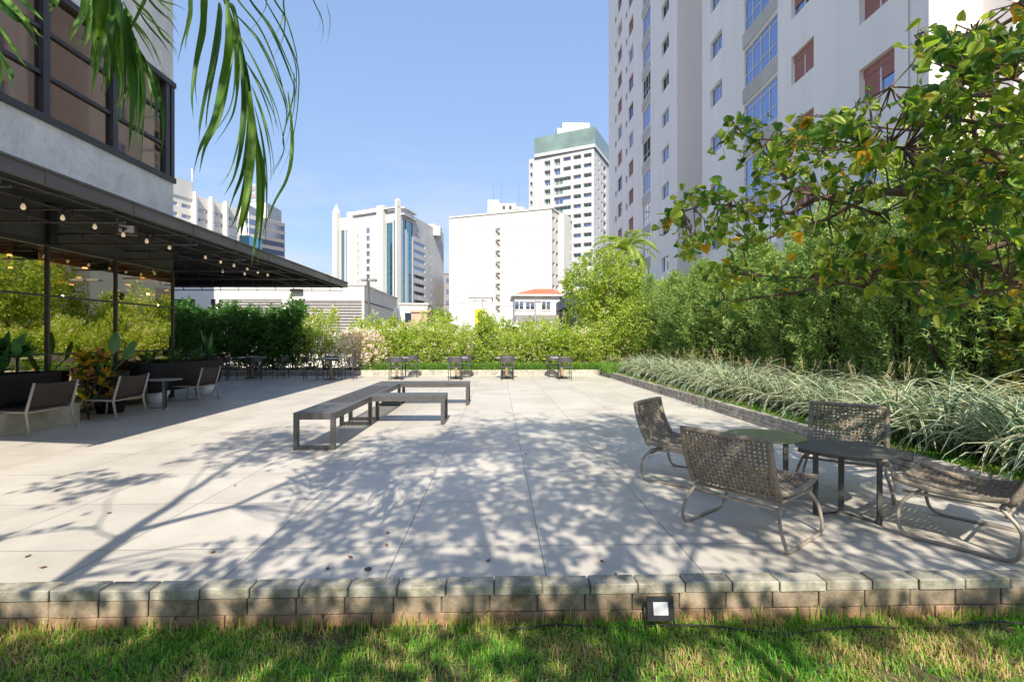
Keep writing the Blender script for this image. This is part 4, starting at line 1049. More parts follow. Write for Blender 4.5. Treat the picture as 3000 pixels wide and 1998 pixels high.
side_table('side_table', 2.81, 3.98, .355, .50, [(-.32, -.12), (-.08, -.07), (.03, -.33)], M_grap, M_grap, 'graphite round side table with three flat legs, between the lounge chairs')
side_table('side_table', 2.42, 4.48, .335, .51, [(.02, -.30), (-.22, .18), (.26, .12)], M_olive, M_grap, 'olive green round side table just behind the graphite one')
# ------------------------------------------------------------------ sling chairs under the awning
def sling_chair():
    root = empty('sling_chair', (0, 0, 0))
    W2 = .36
    for s_ in (-1, 1):
        y = s_ * W2
        b = MB(); b.tube([(-.36, y * 1.04, 0), (-.29, y, .34), (-.40, y * .98, .76)], [.017, .02, .017], 6); b.build('rear_leg', M_framew, root)
        b = MB(); b.tube([(.36, y, 0), (.33, y, .36)], .017, 6); b.build('front_leg', M_framew, root)
        b = MB(); b.tube([(-.29, y, .34), (.33, y, .36)], .016, 6); b.build('side_rail', M_framew, root)
    b = MB(); b.tube([(-.29, -W2, .335), (-.29, W2, .335)], .013, 6); b.tube([(.33, -W2, .355), (.33, W2, .355)], .013, 6); b.build('cross_rail', M_framew, root)
    b = MB(); n = 8
    for i in range(n):
        a, c_ = i / n, (i+1) / n
        def q(t, s_): return (-.275 - .118 * t - .03 * math.sin(math.pi * .5) * (1 - (s_/W2)**2) , s_, .40 + .355 * t - .015 * (1 - (s_/W2)**2) * t)
        for k in range(6):
            s0, s1 = -W2 + .012 + (2*W2-.024) * k / 6, -W2 + .012 + (2*W2-.024) * (k+1) / 6
            b.face([q(a, s0), q(a, s1), q(c_, s1), q(c_, s0)], smooth=True)
    b.box(-.445, -.425, -.09, .03, .665, .68, M_framew) if False else None
    b.build('back_sling', M_sling, root)
    b = MB(); b.box(-.27, .33, -W2 + .02, W2 - .02, .355, .385); b.build('seat_cushion', M_sling, root)
    return root
sch = sling_chair(); sc2 = copy_tree(sch); sc3 = copy_tree(sch)
for o, (x, y, a, lb_) in zip((sch, sc2, sc3), (
    (-6.95, 7.62, 178, 'brown sling lounge chair with pale frame, nearest, beside the beige plinth'),
    (-6.80, 8.98, 181, 'brown sling lounge chair with pale frame, between the croton and the small round table'),
    (-6.86, 11.45, 180, 'brown sling lounge chair with pale frame, farthest, before the long black planter'))):
    o.location = (x, y, 0); o.rotation_euler = (0, 0, R(a)); tagp(o, lb_, 'lounge chair', 'sling lounge chairs under the awning')
side_table('side_table', -6.72, 10.2, .34, .58, [(.16, -.22), (0, .1), (-.24, -.1)], M_ttop, M_grap, 'pale round side table under the awning between two sling chairs')
# planters
def stadium(mb, x0, x1, y0, y1, z0, z1, t0, mat=None, n=12):
    rr2 = (x1 - x0) / 2; cx = (x0 + x1) / 2
    def ring(ins, z):
        r_ = rr2 - ins; P = []
        for i in range(n + 1): a = math.pi * i / n; P.append((cx + r_ * math.cos(a), y1 - rr2 + r_ * math.sin(a), z))
        for i in range(n + 1): a = math.pi + math.pi * i / n; P.append((cx + r_ * math.cos(a), y0 + rr2 + r_ * math.sin(a), z))
        return P
    rs_ = [ring(t0, z0), ring(t0 * .4, z0 + .12), ring(0, z1 - .05), ring(0, z1), ring(.04, z1), ring(.045, z1 - .07)]
    for a, c_ in zip(rs_, rs_[1:]):
        for i in range(len(a)): j = (i + 1) % len(a); mb.face([a[i], a[j], c_[j], c_[i]], mat, True)
    mb.face(rs_[-1], M_soil)
b = MB(); b.bbox(-7.78, -6.98, 6.4, 8.55, 0, .335, .01)
tagp(b.build('plinth', M_beige), 'low beige stone plinth under the nearest black planter', 'plinth')
b = MB(); b.mi(M_planter); stadium(b, -7.76, -7.05, 5.6, 8.5, .34, .86, .1, M_planter); tagp(b.build('planter', M_planter), 'long black rounded planter on the beige plinth', 'planter')
pl2 = empty('planter', (-7.4, 11.7, 0), 0, 'long black rounded planter on a pale conical foot, behind the farthest sling chair', 'planter')
b = MB(); b.mi(M_planter); stadium(b, -7.72, -7.04, 10.35, 13.25, .26, .87, .12, M_planter); b.build('bowl', M_planter, pl2, (7.4, -11.7, 0))
for y in (11.0, 12.75):
    b = MB(); b.lathe([(.16, 0), (.26, .27)], 20, M=Matrix.Translation((.02, y - 11.7, 0))); b.build('foot', M_white, pl2)
b = MB(); b.mi(M_planter); b.lathe([(.2, 0), (.27, .3), (.29, .74), (.29, .78), (.25, .78), (.25, .72)], 24, M_planter, smooth=False); o = b.build('plant_pot', M_planter, None, (-7.3, 9.62, 0)); tagp(o, 'black round pot holding the two tall dark banana leaves', 'pot')
# ------------------------------------------------------------------ dining sets
def dining_chair():
    root = empty('dining_chair', (0, 0, 0))
    for (x, y) in ((-.2, -.2), (.2, -.2)):
        b = MB(); b.tube([(x, y, 0), (x * .98, y * .95, .64)], .014, 6); b.build('leg', M_dchair, root)
    for (x, y) in ((-.2, .2), (.2, .2)):
        b = MB(); b.tube([(x, y, 0), (x * .95, y * .95, .44)], .014, 6); b.build('leg', M_dchair, root)
    b = MB(); b.bbox(-.22, .22, -.21, .22, .43, .455, .01); b.build('seat', M_dchair, root)
    b = MB(); n = 12; hi, lo = .78, .60
    for i in range(n):
        a0, a1 = math.pi * (1.12 + .76 * i / n), math.pi * (1.12 + .76 * (i+1) / n)
        def q(a, z, r_): return (r_ * .265 * math.cos(a), -.03 + r_ * .22 * math.sin(a), z)
        b.face([q(a0, lo, 1), q(a1, lo, 1), q(a1, hi, 1.03), q(a0, hi, 1.03)]); b.face([q(a0, lo, .92), q(a1, lo, .92), q(a1, hi, .95), q(a0, hi, .95)])
        b.face([q(a0, hi, 1.03), q(a1, hi, 1.03), q(a1, hi, .95), q(a0, hi, .95)]); b.face([q(a0, lo, 1), q(a1, lo, 1), q(a1, lo, .92), q(a0, lo, .92)])
    b.build('backrest', M_dchair, root)
    for s_ in (-1, 1): b = MB(); b.tube([(s_*.19, .18, .45), (s_*.24, .08, .64), (s_*.255, -.08, .66)], .011, 5); b.build('arm', M_dchair, root)
    return root
def dining_table(r_=.42):
    root = empty('dining_table', (0, 0, 0))
    b = MB(); b.lathe([(r_ - .01, .715), (r_, .72), (r_, .742), (r_ - .005, .745)], 32, smooth=False); b.build('table_top', M_ttop, root)
    b = MB(); b.lathe([(.24, 0), (.24, .012), (.05, .03)], 20, smooth=False); b.build('base', M_steel, root)
    b = MB(); b.bbox(-.045, .045, -.045, .045, .03, .70, .006); b.build('column', M_wood, root)
    b = MB(); b.lathe([(.16, .70), (.16, .714)], 14); b.build('top_plate', M_steel, root)
    return root
dc, dt, dt2 = dining_chair(), dining_table(.42), dining_table(.48)
used = {}
def put(proto, x, y, a, label, cat, group):
    k = proto.name; o = copy_tree(proto) if k in used else proto
    if k in used and False: pass
    return o
dc_src, dt_src, dt2_src = dc, dt, dt2
n_dc = [0]; n_dt = [0]
def chair(x, y, a, label):
    o = copy_tree(dc_src); o.location = (x, y, 0); o.rotation_euler = (0, 0, R(a)); tagp(o, label, 'chair', 'graphite cafe chairs at the small tables')
def table(x, y, label, src):
    o = copy_tree(src); o.location = (x, y, 0); tagp(o, label, 'table', 'small round cafe tables')
which = ['first', 'second', 'third', 'fourth']
for i, (xt, xc) in enumerate(((-3.57, -3.47), (-1.49, -1.46), (.29, .30), (2.25, 2.28))):
    table(xt, 17.7, 'round cafe table in the sun, %s from the left before the pale wall' % which[i], dt_src)
    chair(xc, 17.06, [3, -4, 2, 0][i], 'dark cafe chair seen from behind at the %s sunlit table from the left' % which[i])
    chair(xt + [.38, .28, .05, -.22][i], 18.36, 180 + [8, -5, 3, 4][i], 'dark cafe chair facing us behind the %s sunlit table from the left' % which[i])
table(-8.8, 18.1, 'wide round cafe table in deep shade before the dark hedge', dt2_src)
for q, (dx, dy, a, w_) in enumerate(((-1.0, -.1, -85, 'left of'), (-.45, -.75, -20, 'before the left side of'), (.45, -.72, 20, 'before the right side of'), (.98, .1, 92, 'right of'), (-.1, .66, 180, 'behind'))):
    chair(-8.8 + dx, 18.1 + dy, a, 'dark cafe chair %s the wide table in deep shade' % w_)
table(-5.76, 17.35, 'round cafe table at the edge of the shade before the pink flowering shrub', dt_src)
for dx, dy, a, w_ in ((-.62, -.12, -80, 'left of'), (.6, .1, 88, 'right of'), (-.2, .62, 178, 'behind')):
    chair(-5.76 + dx, 17.35 + dy, a, 'dark cafe chair %s the table before the pink flowering shrub' % w_)
def kill(o):
    for c_ in list(o.children): kill(c_)
    bpy.data.objects.remove(o)
for o in (dc_src, dt_src, dt2_src): kill(o)
# ------------------------------------------------------------------ small things near the kerb
p = W(1941, 1765, 2.30)
fl_ = empty('garden_floodlight', (p.x, 2.33, .018), 0, 'small black square garden floodlight leaning on the brick kerb', 'floodlight')
M = Matrix.Translation((0, 0, .105)) @ Matrix.Rotation(R(-14), 4, 'X')
b = MB(); b.box(-.055, .055, -.02, .008, -.045, .045, M=M); b.box(-.062, .062, -.026, -.0201, -.052, .052, M=M)
for i in range(7): b.box(-.05 + i*.016, -.045 + i*.016, .0081, .03, -.04, .04, M=M)
b.build('housing', M_black, fl_)
b = MB(); b.box(-.034, .034, -.0265, -.0262, -.028, .028, M=M); b.build('lens', M_lamp, fl_)
b = MB(); b.tube([(-.068, .0, .105), (-.068, .0, .02), (.068, .0, .02), (.068, .0, .105)], .004, 5); b.tube([(0, 0, -.02), (0, 0, .02)], .007, 5); b.build('bracket', M_black, fl_)
b = MB(); pts = []
rr = random.Random(2)
for i in range(60):
    t = i / 59; x = .05 + 2.6 * t; pts.append((x, 2.31 - .1 * max(0, t - .45) + .03 * math.sin(9 * t) + rr.uniform(-.006, .006), .035 + .012 * math.sin(23 * t)))
b.tube(pts, .0045, 5); tagp(b.build('cable', M_cable), 'thin black cable lying in the grass along the kerb', 'cable')
p = G(1078, 1668); b = MB(); b.lathe([(.022, 0), (.022, .006), (.016, .009), (.013, .004)], 16, M=Matrix.Translation((0, 0, .0)), smooth=False); o = b.build('floor_drain', M_steel, None, (p.x, p.y, .001)); tagp(o, 'tiny round metal cap on the paving close to the kerb', 'drain')
rr = random.Random(9)
for (px, py) in [(rr.uniform(60, 2000), 1690 - 260 * rr.random() ** 2.2) for _ in range(7)] + [(172, 1435), (633, 1615), (1140, 1563), (1543, 1330), (1757, 1640), (1035, 1633), (1908, 1340), (1270, 1376), (690, 1420)]:
    p = G(px, py, .004); b = MB(); d = Vector((rr.uniform(-1, 1), rr.uniform(-1, 1), .12)).normalized(); s_ = Vector((-d.y, d.x, 0)).normalized()
    b.leaf(Vector((0, 0, 0)), d, s_, .045, .025); b.leaf(Vector((0, 0, 0)), d, s_, .03, -.02)
    o = b.build('fallen_leaf', L_dry, None, p); tagp(o, 'small dry brown leaf lying on the paving', 'leaf', 'dry leaves scattered on the paving')
# ------------------------------------------------------------------ plants
def rvec(r):
    z = r.uniform(-1, 1); a = r.uniform(0, 6.2832); q = math.sqrt(1 - z*z); return Vector((q*math.cos(a), q*math.sin(a), z))
def side_of(d, r):
    s_ = d.cross(rvec(r))
    return s_.normalized() if s_.length > 1e-4 else Vector((1, 0, 0))
def shrub_meshes(seed, rx, ry, h, nclump, per, L, w, mat_l, stems=9, top_up=.5, low=.05, jag=.22, second=None, spread=.13):
    r = random.Random(seed); b = MB(); st = MB()
    for i in range(stems):
        a = r.uniform(0, 6.28); e = Vector((math.cos(a) * rx * r.uniform(.2, .8), math.sin(a) * ry * r.uniform(.2, .8), h * r.uniform(.6, .92)))
        s0 = Vector((e.x * .3, e.y * .3, 0)); m_ = s0.lerp(e, .5) + Vector((r.uniform(-.06, .06), r.uniform(-.06, .06), 0))
        st.tube([s0, m_, e], [.014, .01, .004], 5)
    for i in range(nclump):
        z = h * (low + (1 - low) * r.random() ** .75); a = r.uniform(0, 6.28); q = r.random() ** .45
        prof = math.sqrt(max(.08, 1 - max(0, (z / h - .45) / .62) ** 2)) * (.75 + .25 * min(1, z / (.3 * h)))
        c = Vector((math.cos(a) * rx * q * prof, math.sin(a) * ry * q * prof, z))
        c.z += jag * h * (noise.noise(Vector((c.x * 3 + seed, c.y * 3, seed))) ) * (z / h)
        out = Vector((c.x / rx, c.y / ry, top_up)).normalized()
        ml = second if (second and second[1](c / 1, h)) and r.random() < second[2] else None
        for k in range(per):
            d = (out * .7 + rvec(r) * .9).normalized(); p = c + rvec(r) * spread * r.random()
            b.leaf(p, d, side_of(d, r), L * r.uniform(.6, 1.25), w * r.uniform(.7, 1.2), ml[0] if False else (second[0] if ml else mat_l))
    return b.mesh('foliage', mat_l), st.mesh('stem', M_bark2)
def shrub(name, mesh2, loc, rz, label, cat, group=None, sx=1.0, sz=1.0):
    root = empty(name, loc, rz, label, cat, group); 
    for nm, me in (('foliage', mesh2[0]), ('stem', mesh2[1])): o = inst(nm, me, root); o.scale = (sx, sx, sz)
    return root
rh = random.Random(21)
HV = [shrub_meshes(30 + i, .72, .62, 1.75, 360, 9, .085, .042, L_hedge, second=(L_pink, lambda c, h: True, .07), jag=.34) for i in range(4)]
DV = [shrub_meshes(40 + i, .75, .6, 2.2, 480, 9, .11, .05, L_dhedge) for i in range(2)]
PV = [shrub_meshes(50 + i, .7, .6, 1.5, 400, 8, .075, .055, L_pink, second=(L_hedge, lambda c, h: True, .1)) for i in range(2)]
MV = [shrub_meshes(80 + i, .7, .6, 1.8, 260, 9, .12, .06, L_fig, jag=.3) for i in range(2)]
x = -4.9; i = 0
while x < 4.6:
    shrub('hedge_shrub', MV[i % 2] if i % 5 == 2 else HV[i % 4], (x, 20.3 + rh.uniform(-.15, .2), .16), rh.uniform(0, 6.28), 'yellow green leafy shrub of the sunlit hedge behind the four small tables', 'shrub', 'shrubs of the sunlit hedge', rh.uniform(.85, 1.15), rh.uniform(.72, 1.12)); x += .62; i += 1
x = -4.6
while x < 4.8:      # a second row a little behind closes the hedge
    shrub('hedge_shrub', MV[i % 2] if i % 3 == 1 else HV[(i + 1) % 4], (x, 21.1 + rh.uniform(-.15, .2), .1), rh.uniform(0, 6.28), 'yellow green leafy shrub of the sunlit hedge behind the four small tables', 'shrub', 'shrubs of the sunlit hedge', rh.uniform(1.0, 1.15), rh.uniform(.85, 1.22)); x += .85; i += 1
for x in (-12.6, -11.5, -10.6, -9.7, -8.9, -8.2):
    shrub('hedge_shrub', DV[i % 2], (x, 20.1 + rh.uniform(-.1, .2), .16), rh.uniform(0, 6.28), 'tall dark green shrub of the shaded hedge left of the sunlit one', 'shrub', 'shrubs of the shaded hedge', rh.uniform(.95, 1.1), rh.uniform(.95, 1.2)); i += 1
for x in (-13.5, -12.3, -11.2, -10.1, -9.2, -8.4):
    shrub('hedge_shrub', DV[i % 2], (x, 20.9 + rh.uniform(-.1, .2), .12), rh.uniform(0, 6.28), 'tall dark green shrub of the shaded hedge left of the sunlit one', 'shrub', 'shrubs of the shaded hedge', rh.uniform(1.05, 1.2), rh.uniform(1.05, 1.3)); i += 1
for k_, (x, w_) in enumerate(((-7.5, 'nearer the dark hedge'), (-6.9, 'nearer the pink flowers'))):
    shrub('hedge_shrub', HV[k_], (x, 20.2, .16), k_, 'bright yellow green shrub with a tall tip, %s' % w_, 'shrub', None, 1.0, 1.2 + .1 * k_)
for k_, x in enumerate((-5.75, -5.05)):
    shrub('flowering_shrub', PV[k_], (x, 19.85, .16), k_ * 2, 'shrub covered in pale pink flowers, %s' % ('behind the table at the edge of the shade' if k_ == 0 else 'next to the sunlit hedge'), 'shrub', None, 1.05, 1.0)
    shrub('hedge_shrub', HV[k_ + 2], (x, 20.9, .16), k_, 'yellow green shrub rising behind the %s pink flowering shrub' % ('left' if k_ == 0 else 'right'), 'shrub', None, 1.0, 1.1)
def blades(mb, r, n, pos, hmin, hmax, w, mat_=None, lean=.5, segs=2):
    for _ in range(n):
        p = pos(r)
        if p is None: continue
        a = r.uniform(0, 6.2832); h = r.uniform(hmin, hmax); ln = lean * r.uniform(.2, 1.3)
        d = Vector((math.cos(a), math.sin(a), 0)); s_ = Vector((-d.y, d.x, 0)) * w * r.uniform(.6, 1.2) * .5
        m_ = p + Vector((0, 0, h * .6)) + d * h * ln * .35; t = p + Vector((0, 0, h * (1 - .35 * ln))) + d * h * ln
        i = len(mb.v); mb.v.extend([tuple(p - s_), tuple(p + s_), tuple(m_ + s_ * .8), tuple(m_ - s_ * .8), tuple(t)])
        mb.f.append((i, i+1, i+2, i+3)); mb.f.append((i+3, i+2, i+4)); k = mb.mi(mat_) if mat_ else 0; mb.m += [k, k]; mb.sm += [False, False]
r = random.Random(3)
b = MB()
def lawnpos(r):
    y = 2.375 - 1.15 * r.random() ** 1.15; x = r.uniform(-2.9, 3.3)
    if noise.noise(Vector((x * 2.3, y * 2.3, 4))) + .35 * noise.noise(Vector((x * 8, y * 8, 1))) < -.34 and r.random() < .8: return None
    return Vector((x, y, .012))
blades(b, r, 60000, lawnpos, .018, .052, .0048, lean=1.0)
blades(b, r, 900, lambda r: Vector((r.uniform(-2.9, 3.3), 2.385 - .05 * r.random(), .012)), .05, .11, .006, lean=.5)
tagp(b.build('lawn_grass', L_grass), 'short mixed green and straw grass in front of the brick kerb', 'grass', kind='stuff')
b = MB()
blades(b, r, 14000, lambda r: Vector((r.uniform(-9, 9) , r.uniform(-4, 1.2), .012)), .03, .07, .012, lean=1.0)
tagp(b.build('lawn_grass', L_grass), 'grass of the lawn further out beside the camera', 'grass', kind='stuff')
b = MB()
def wallx(y): return 4.24 - .26 * (y - 2.52) / 16.7
def strip(r):
    y = 2.7 + 16.3 * r.random() ** 1.6; return Vector((wallx(y) + .13 + r.uniform(0, .5), y, .165))
blades(b, r, 26000, strip, .02, .06, .009, lean=.9)
tagp(b.build('turf_strip', L_grass), 'narrow strip of bright turf between the planter wall and the striped clumps', 'grass', kind='stuff')
b = MB()
blades(b, r, 15000, lambda r: Vector((r.uniform(-5.3, 4.6), 19.42 + r.random() ** 1.4 * .5, .165)), .14, .42, .012, lean=.7)
blades(b, r, 1500, lambda r: Vector((r.uniform(3.9, 4.7), r.uniform(17.5, 19.4), .165)), .2, .5, .012, lean=.7)
tagp(b.build('tuft_edging', L_tuft), 'bright green grassy edging spilling over the far planter wall', 'grass', kind='stuff')
# variegated clumps
def vclump(seed, n):
    r = random.Random(seed); b = MB(); b.mi(L_vgreen); b.mi(L_vcream)
    for _ in range(n):
        a = r.uniform(0, 6.2832); el = r.uniform(.8, 1.5); L = r.uniform(.55, .95); w_ = r.uniform(.020, .033)
        d = Vector((math.cos(a), math.sin(a), 0)); s_ = Vector((-d.y, d.x, 0)); p = d * r.uniform(0, .09) + s_ * r.uniform(-.05, .05); ang = el; seg = 6; prev = None
        cw = .25 if r.random() < .8 else .42
        for j in range(seg + 1):
            t = j / seg; ww = w_ * (1 - t ** 2.2 * .92) * (.6 + .4 * min(1, t * 4)); up = Vector((-math.sin(ang) * d.x, -math.sin(ang) * d.y, math.cos(ang)))
            cur = [p - s_ * ww * .5, p - s_ * ww * .5 * (1 - 2*cw*.62) - up * ww * .12, p + s_ * ww * .5 * (1 - 2*cw*.62) - up * ww * .12, p + s_ * ww * .5]
            i = len(b.v); b.v.extend([tuple(q) for q in cur])
            if j:
                for q in range(3): b.f.append((i-4+q, i-3+q, i+1+q, i+q)); b.m.append(0 if q == 1 else 1); b.sm.append(False)
            p = p + (d * math.cos(ang) + Vector((0, 0, math.sin(ang)))) * (L / seg); ang -= (.24 + .27 * t) * r.uniform(.7, 1.5) * (1.5 - .4 * el)
    pl = MB()
    for _ in range(4):
        a = r.uniform(0, 6.28); e = Vector((math.cos(a) * .18, math.sin(a) * .18, r.uniform(.60, .74))); pl.tube([(0, 0, .1), e * .6 + Vector((0, 0, .1)), e], .0025, 3)
        for k in range(12):
            q = e * (1 - k * .02) ; d = (rvec(r) + Vector((0, 0, .5))).normalized(); pl.leaf(q, d, side_of(d, r), .035, .006)
    return b.mesh('blades', L_vgreen), pl.mesh('flower_plume', L_plume)
VC = [vclump(60 + i, 100) for i in range(4)]
rv = random.Random(8); k = 0
y = 3.0
while y < 17.8:
    for row in range(3):
        x = wallx(y) + .78 + row * .6 + rv.uniform(-.12, .12); yy = y + (.28 if row % 2 else 0) + rv.uniform(-.12, .12)
        if row == 0 and y < 3.4: continue
        root = empty('grass_clump', (x, yy, .15), rv.uniform(0, 6.28), 'arching cream striped grass clump in the side planter', 'grass clump', 'striped grass clumps of the side planter')
        me = VC[k % 4]; s_ = rv.uniform(1.15, 1.5) * (1.0 if y > 6 else 1.12); k += 1
        o = inst('blades', me[0], root); o.scale = (s_, s_, s_)
        if y > 6 and row: o = inst('flower_plume', me[1], root); o.scale = (s_, s_, s_)
    y += .56
# conifer hedge
def podo(seed, h, rad, n):
    r = random.Random(seed); b = MB(); st = MB()
    for i in range(4):
        a = r.uniform(0, 6.28); e = Vector((math.cos(a) * rad * .4, math.sin(a) * rad * .4, h * r.uniform(.75, .93))); st.tube([Vector((e.x * .25, e.y * .25, 0)), e * .5 + Vector((r.uniform(-.06, .06), r.uniform(-.06, .06), 0)), e], [.028, .02, .006], 6)
    for i in range(n):
        z = h * (.12 + .86 * r.random()); a = r.uniform(0, 6.28); q = r.random() ** .4
        pr = rad * (.55 + .5 * math.sin(math.pi * min(1, z / h * .95 + .12))) * (1 if z < h * .8 else max(.12, (h - z) / (h * .2)))
        if z < h * .45 and r.random() < .35: continue
        lump = .75 + .8 * noise.noise(Vector((math.cos(a) * 1.4 + seed, math.sin(a) * 1.4, z * 1.6)))
        c = Vector((math.cos(a) * pr * q * lump, math.sin(a) * pr * q * lump, z)); tw = (Vector((math.cos(a) * .6, math.sin(a) * .6, .9)) + rvec(r) * .5).normalized(); Lt = r.uniform(.16, .3)
        st.tube([c - tw * .08, c + tw * Lt], .003, 3, cap=False) if i % 2 else None
        for k in range(13):
            p = c + tw * Lt * (k / 12); d = (tw * .7 + rvec(r)).normalized(); b.leaf(p, d, side_of(d, r), r.uniform(.06, .11), .021)
    return b.mesh('foliage', L_podo), st.mesh('stem', M_bark2)
PD = [podo(70 + i, 3.6, .62, 760) for i in range(3)]
y = 5.4; k = 0; rp_ = random.Random(4)
while y < 19.8:
    x = 6.55 + rp_.uniform(-.2, .25) - .035 * (y - 5)
    shrub('conifer', PD[k % 3], (x, y, .15), rp_.uniform(0, 6.28), 'feathery green conifer of the tall hedge behind the striped grass', 'conifer', 'conifers of the tall side hedge', rp_.uniform(.85, 1.3), rp_.uniform(.8, 1.12)); y += .78; k += 1
y = 4.9
while y < 19:
    shrub('conifer', PD[(k + 1) % 3], (7.5 + rp_.uniform(-.2, .2), y, .15), rp_.uniform(0, 6.28), 'feathery green conifer of the tall hedge behind the striped grass', 'conifer', 'conifers of the tall side hedge', 1.15, rp_.uniform(1.0, 1.15)); y += 1.25; k += 1
y = 20.6
while y < 42:
    shrub('background_shrub', MV[k % 2] if k % 3 else HV[k % 4], (7.2 + rp_.uniform(-.3, .6), y, 0), rp_.uniform(0, 6.28), 'large loose shrub of the row running on beyond the conifers', 'shrub', 'shrubs running on beyond the conifers', 1.7, rp_.uniform(1.7, 2.5)); y += 1.6; k += 1
m_ = shrub_meshes(91, .6, .6, 1.9, 300, 8, .11, .05, leafmat('gold_shrub_leaf', [(0, (.10, .14, .02)), (.7, (.28, .27, .03)), (1, (.50, .33, .03))]), top_up=.6)
shrub('gold_shrub', m_, (6.55, 5.55, .15), 0, 'gold and green shrub near the right edge behind the striped grass', 'shrub')
# bushy tree and palm at the far corner
def broad_tree(seed, h, R_, zc, ncl, per, L, w, mat_l, trunk_r=.09, sq=.85, base=(0, 0), lean=(0, 0)):
    r = random.Random(seed); b = MB(); st = MB()
    top = Vector((lean[0], lean[1], zc))
    st.tube([(base[0], base[1], 0), top * .5 + Vector((.05, .03, 0)), top], [trunk_r, trunk_r * .75, trunk_r * .45], 8)
    tips = []
    for i in range(14):
        d = rvec(r); d.z = abs(d.z) * .7 - .1; e = top + Vector((d.x, d.y, d.z * sq)) * R_ * r.uniform(.6, .95); m_ = top.lerp(e, .5) + rvec(r) * .15 * R_
        st.tube([top * .85, m_, e], [trunk_r * .4, trunk_r * .22, .01], 5); tips.append(e)
    for i in range(ncl):
        d = rvec(r); q = r.random() ** .4; c = top + Vector((d.x, d.y, d.z * sq)) * R_ * q
        if noise.noise(c * (1.6 / max(.6, R_ * .5)) + Vector((seed, 0, 0))) < -.13: continue
        for k in range(per):
            p = c + rvec(r) * .16 * r.random() * max(1, R_ * .6); dd = (d * .5 + rvec(r) + Vector((0, 0, .15))).normalized(); b.leaf(p, dd, side_of(dd, r), L * r.uniform(.7, 1.2), w * r.uniform(.8, 1.1), droop=.15)
    return b, st
b, st = broad_tree(5, 4, 1.85, 3.5, 1700, 9, .14, .07, L_fig)
rt = empty('bushy_tree', (4.5, 21.2, .1), 0, 'dense bushy tree at the far right corner below the palm', 'tree'); b.build('crown', L_fig, rt); st.build('trunk', M_bark, rt)
b, st = broad_tree(6, 3, 1.25, 1.9, 800, 9, .12, .055, L_fig)
rt = empty('bushy_tree', (5.6, 19.6, .1), 0, 'lower rounded bushy tree right of the corner, beside the conifers', 'tree'); b.build('crown', L_fig, rt); st.build('trunk', M_bark, rt)
b, st = broad_tree(7, 2.4, .55, 2.2, 150, 7, .09, .045, L_hedge, trunk_r=.03)
rt = empty('young_tree', (3.2, 21.4, .1), 0, 'thin young tree rising from the hedge before the red-roofed house', 'tree'); b.build('crown', L_hedge, rt); st.build('trunk', M_bark, rt)
pt_ = W(1832, 735, 25); rt = empty('palm_tree', (pt_.x, pt_.y, 0), 0, 'small green palm showing above the bushy tree at the far corner', 'palm')
b = MB(); b.tube([(0, 0, 0), (.1, 0, pt_.z * .6), (0, 0, pt_.z)], [.13, .1, .08], 8); b.build('trunk', M_bark, rt)
r = random.Random(12)
for i in range(26):
    a = 6.2832 * i / 13 + r.uniform(-.2, .2); el = r.uniform(.0, 1.4); b = MB(); p = Vector((0, 0, pt_.z)); ang = el; d = Vector((math.cos(a), math.sin(a), 0)); s_ = Vector((-d.y, d.x, 0)); L = 1.9; sp_ = [p.copy()]
    for j in range(14):
        st_ = d * math.cos(ang) + Vector((0, 0, math.sin(ang))); p = p + st_ * (L / 14); ang -= .14; sp_.append(p.copy())
        for sd in (-1, 1):
            for q in range(3):
                dd = (s_ * sd + st_ * .8 - Vector((0, 0, .35))).normalized(); b.leaf(p + st_ * (q * .045), dd, st_, .55 * math.sin(math.pi * min(1, (j + 1.5) / 16)), .05)
    b.tube(sp_, [.02] * 8 + [.01] * 7, 4); b.build('frond', leafmat('far_palm_leaf', [(0, (.18, .30, .05)), (1, (.48, .56, .14))]) if i == 0 else bpy.data.materials['far_palm_leaf'], rt)
for (px, yt, dep, R_, lb_) in ((1285, 905, 70, 3.0, 'rounded green street tree below the gap between the two blocks'), (1262, 915, 66, 2.0, 'smaller green street tree beside the cream building')):
    p = W(px, yt, dep); b, st = broad_tree(int(px), 4, R_, 0, 420, 6, .45, .25, L_fig, trunk_r=.2)
    rt = empty('street_tree', (p.x, p.y, 0), 0, lb_, 'tree'); o = b.build('crown', L_fig, rt, (0, 0, p.z - R_ * .8)); b2 = MB(); b2.tube([(0, 0, 0), (0, 0, p.z - R_ * .8)], [.2, .12], 6); b2.build('trunk', M_bark, rt)
# ------------------------------------------------------------------ potted plants under the awning
def rosette(mb, r, c, n, L, w, el0=.3, el1=1.3):
    for i in range(n):
        a = r.uniform(0, 6.28); el = r.uniform(el0, el1); d = Vector((math.cos(a) * math.cos(el), math.sin(a) * math.cos(el), math.sin(el))); s_ = Vector((-math.sin(a), math.cos(a), 0)); up = s_.cross(d)
        l_ = L * r.uniform(.7, 1.15); ww = w * r.uniform(.8, 1.1); prev = None; p = Vector(c)
        for j in range(6):
            t = j / 5; wj = ww * math.sin(math.pi * (.08 + .88 * t)) * .5; dj = (d - Vector((0, 0, .55 * t * t))).normalized(); 
            cur = [p - s_ * wj, p - up * wj * .2, p + s_ * wj]; k = len(mb.v); mb.v.extend([tuple(q) for q in cur])
            if j:
                for q in range(2): mb.f.append((k-3+q, k-2+q, k+1+q, k+q)); mb.m.append(0); mb.sm.append(True)
            p = p + dj * l_ / 5
r = random.Random(31)
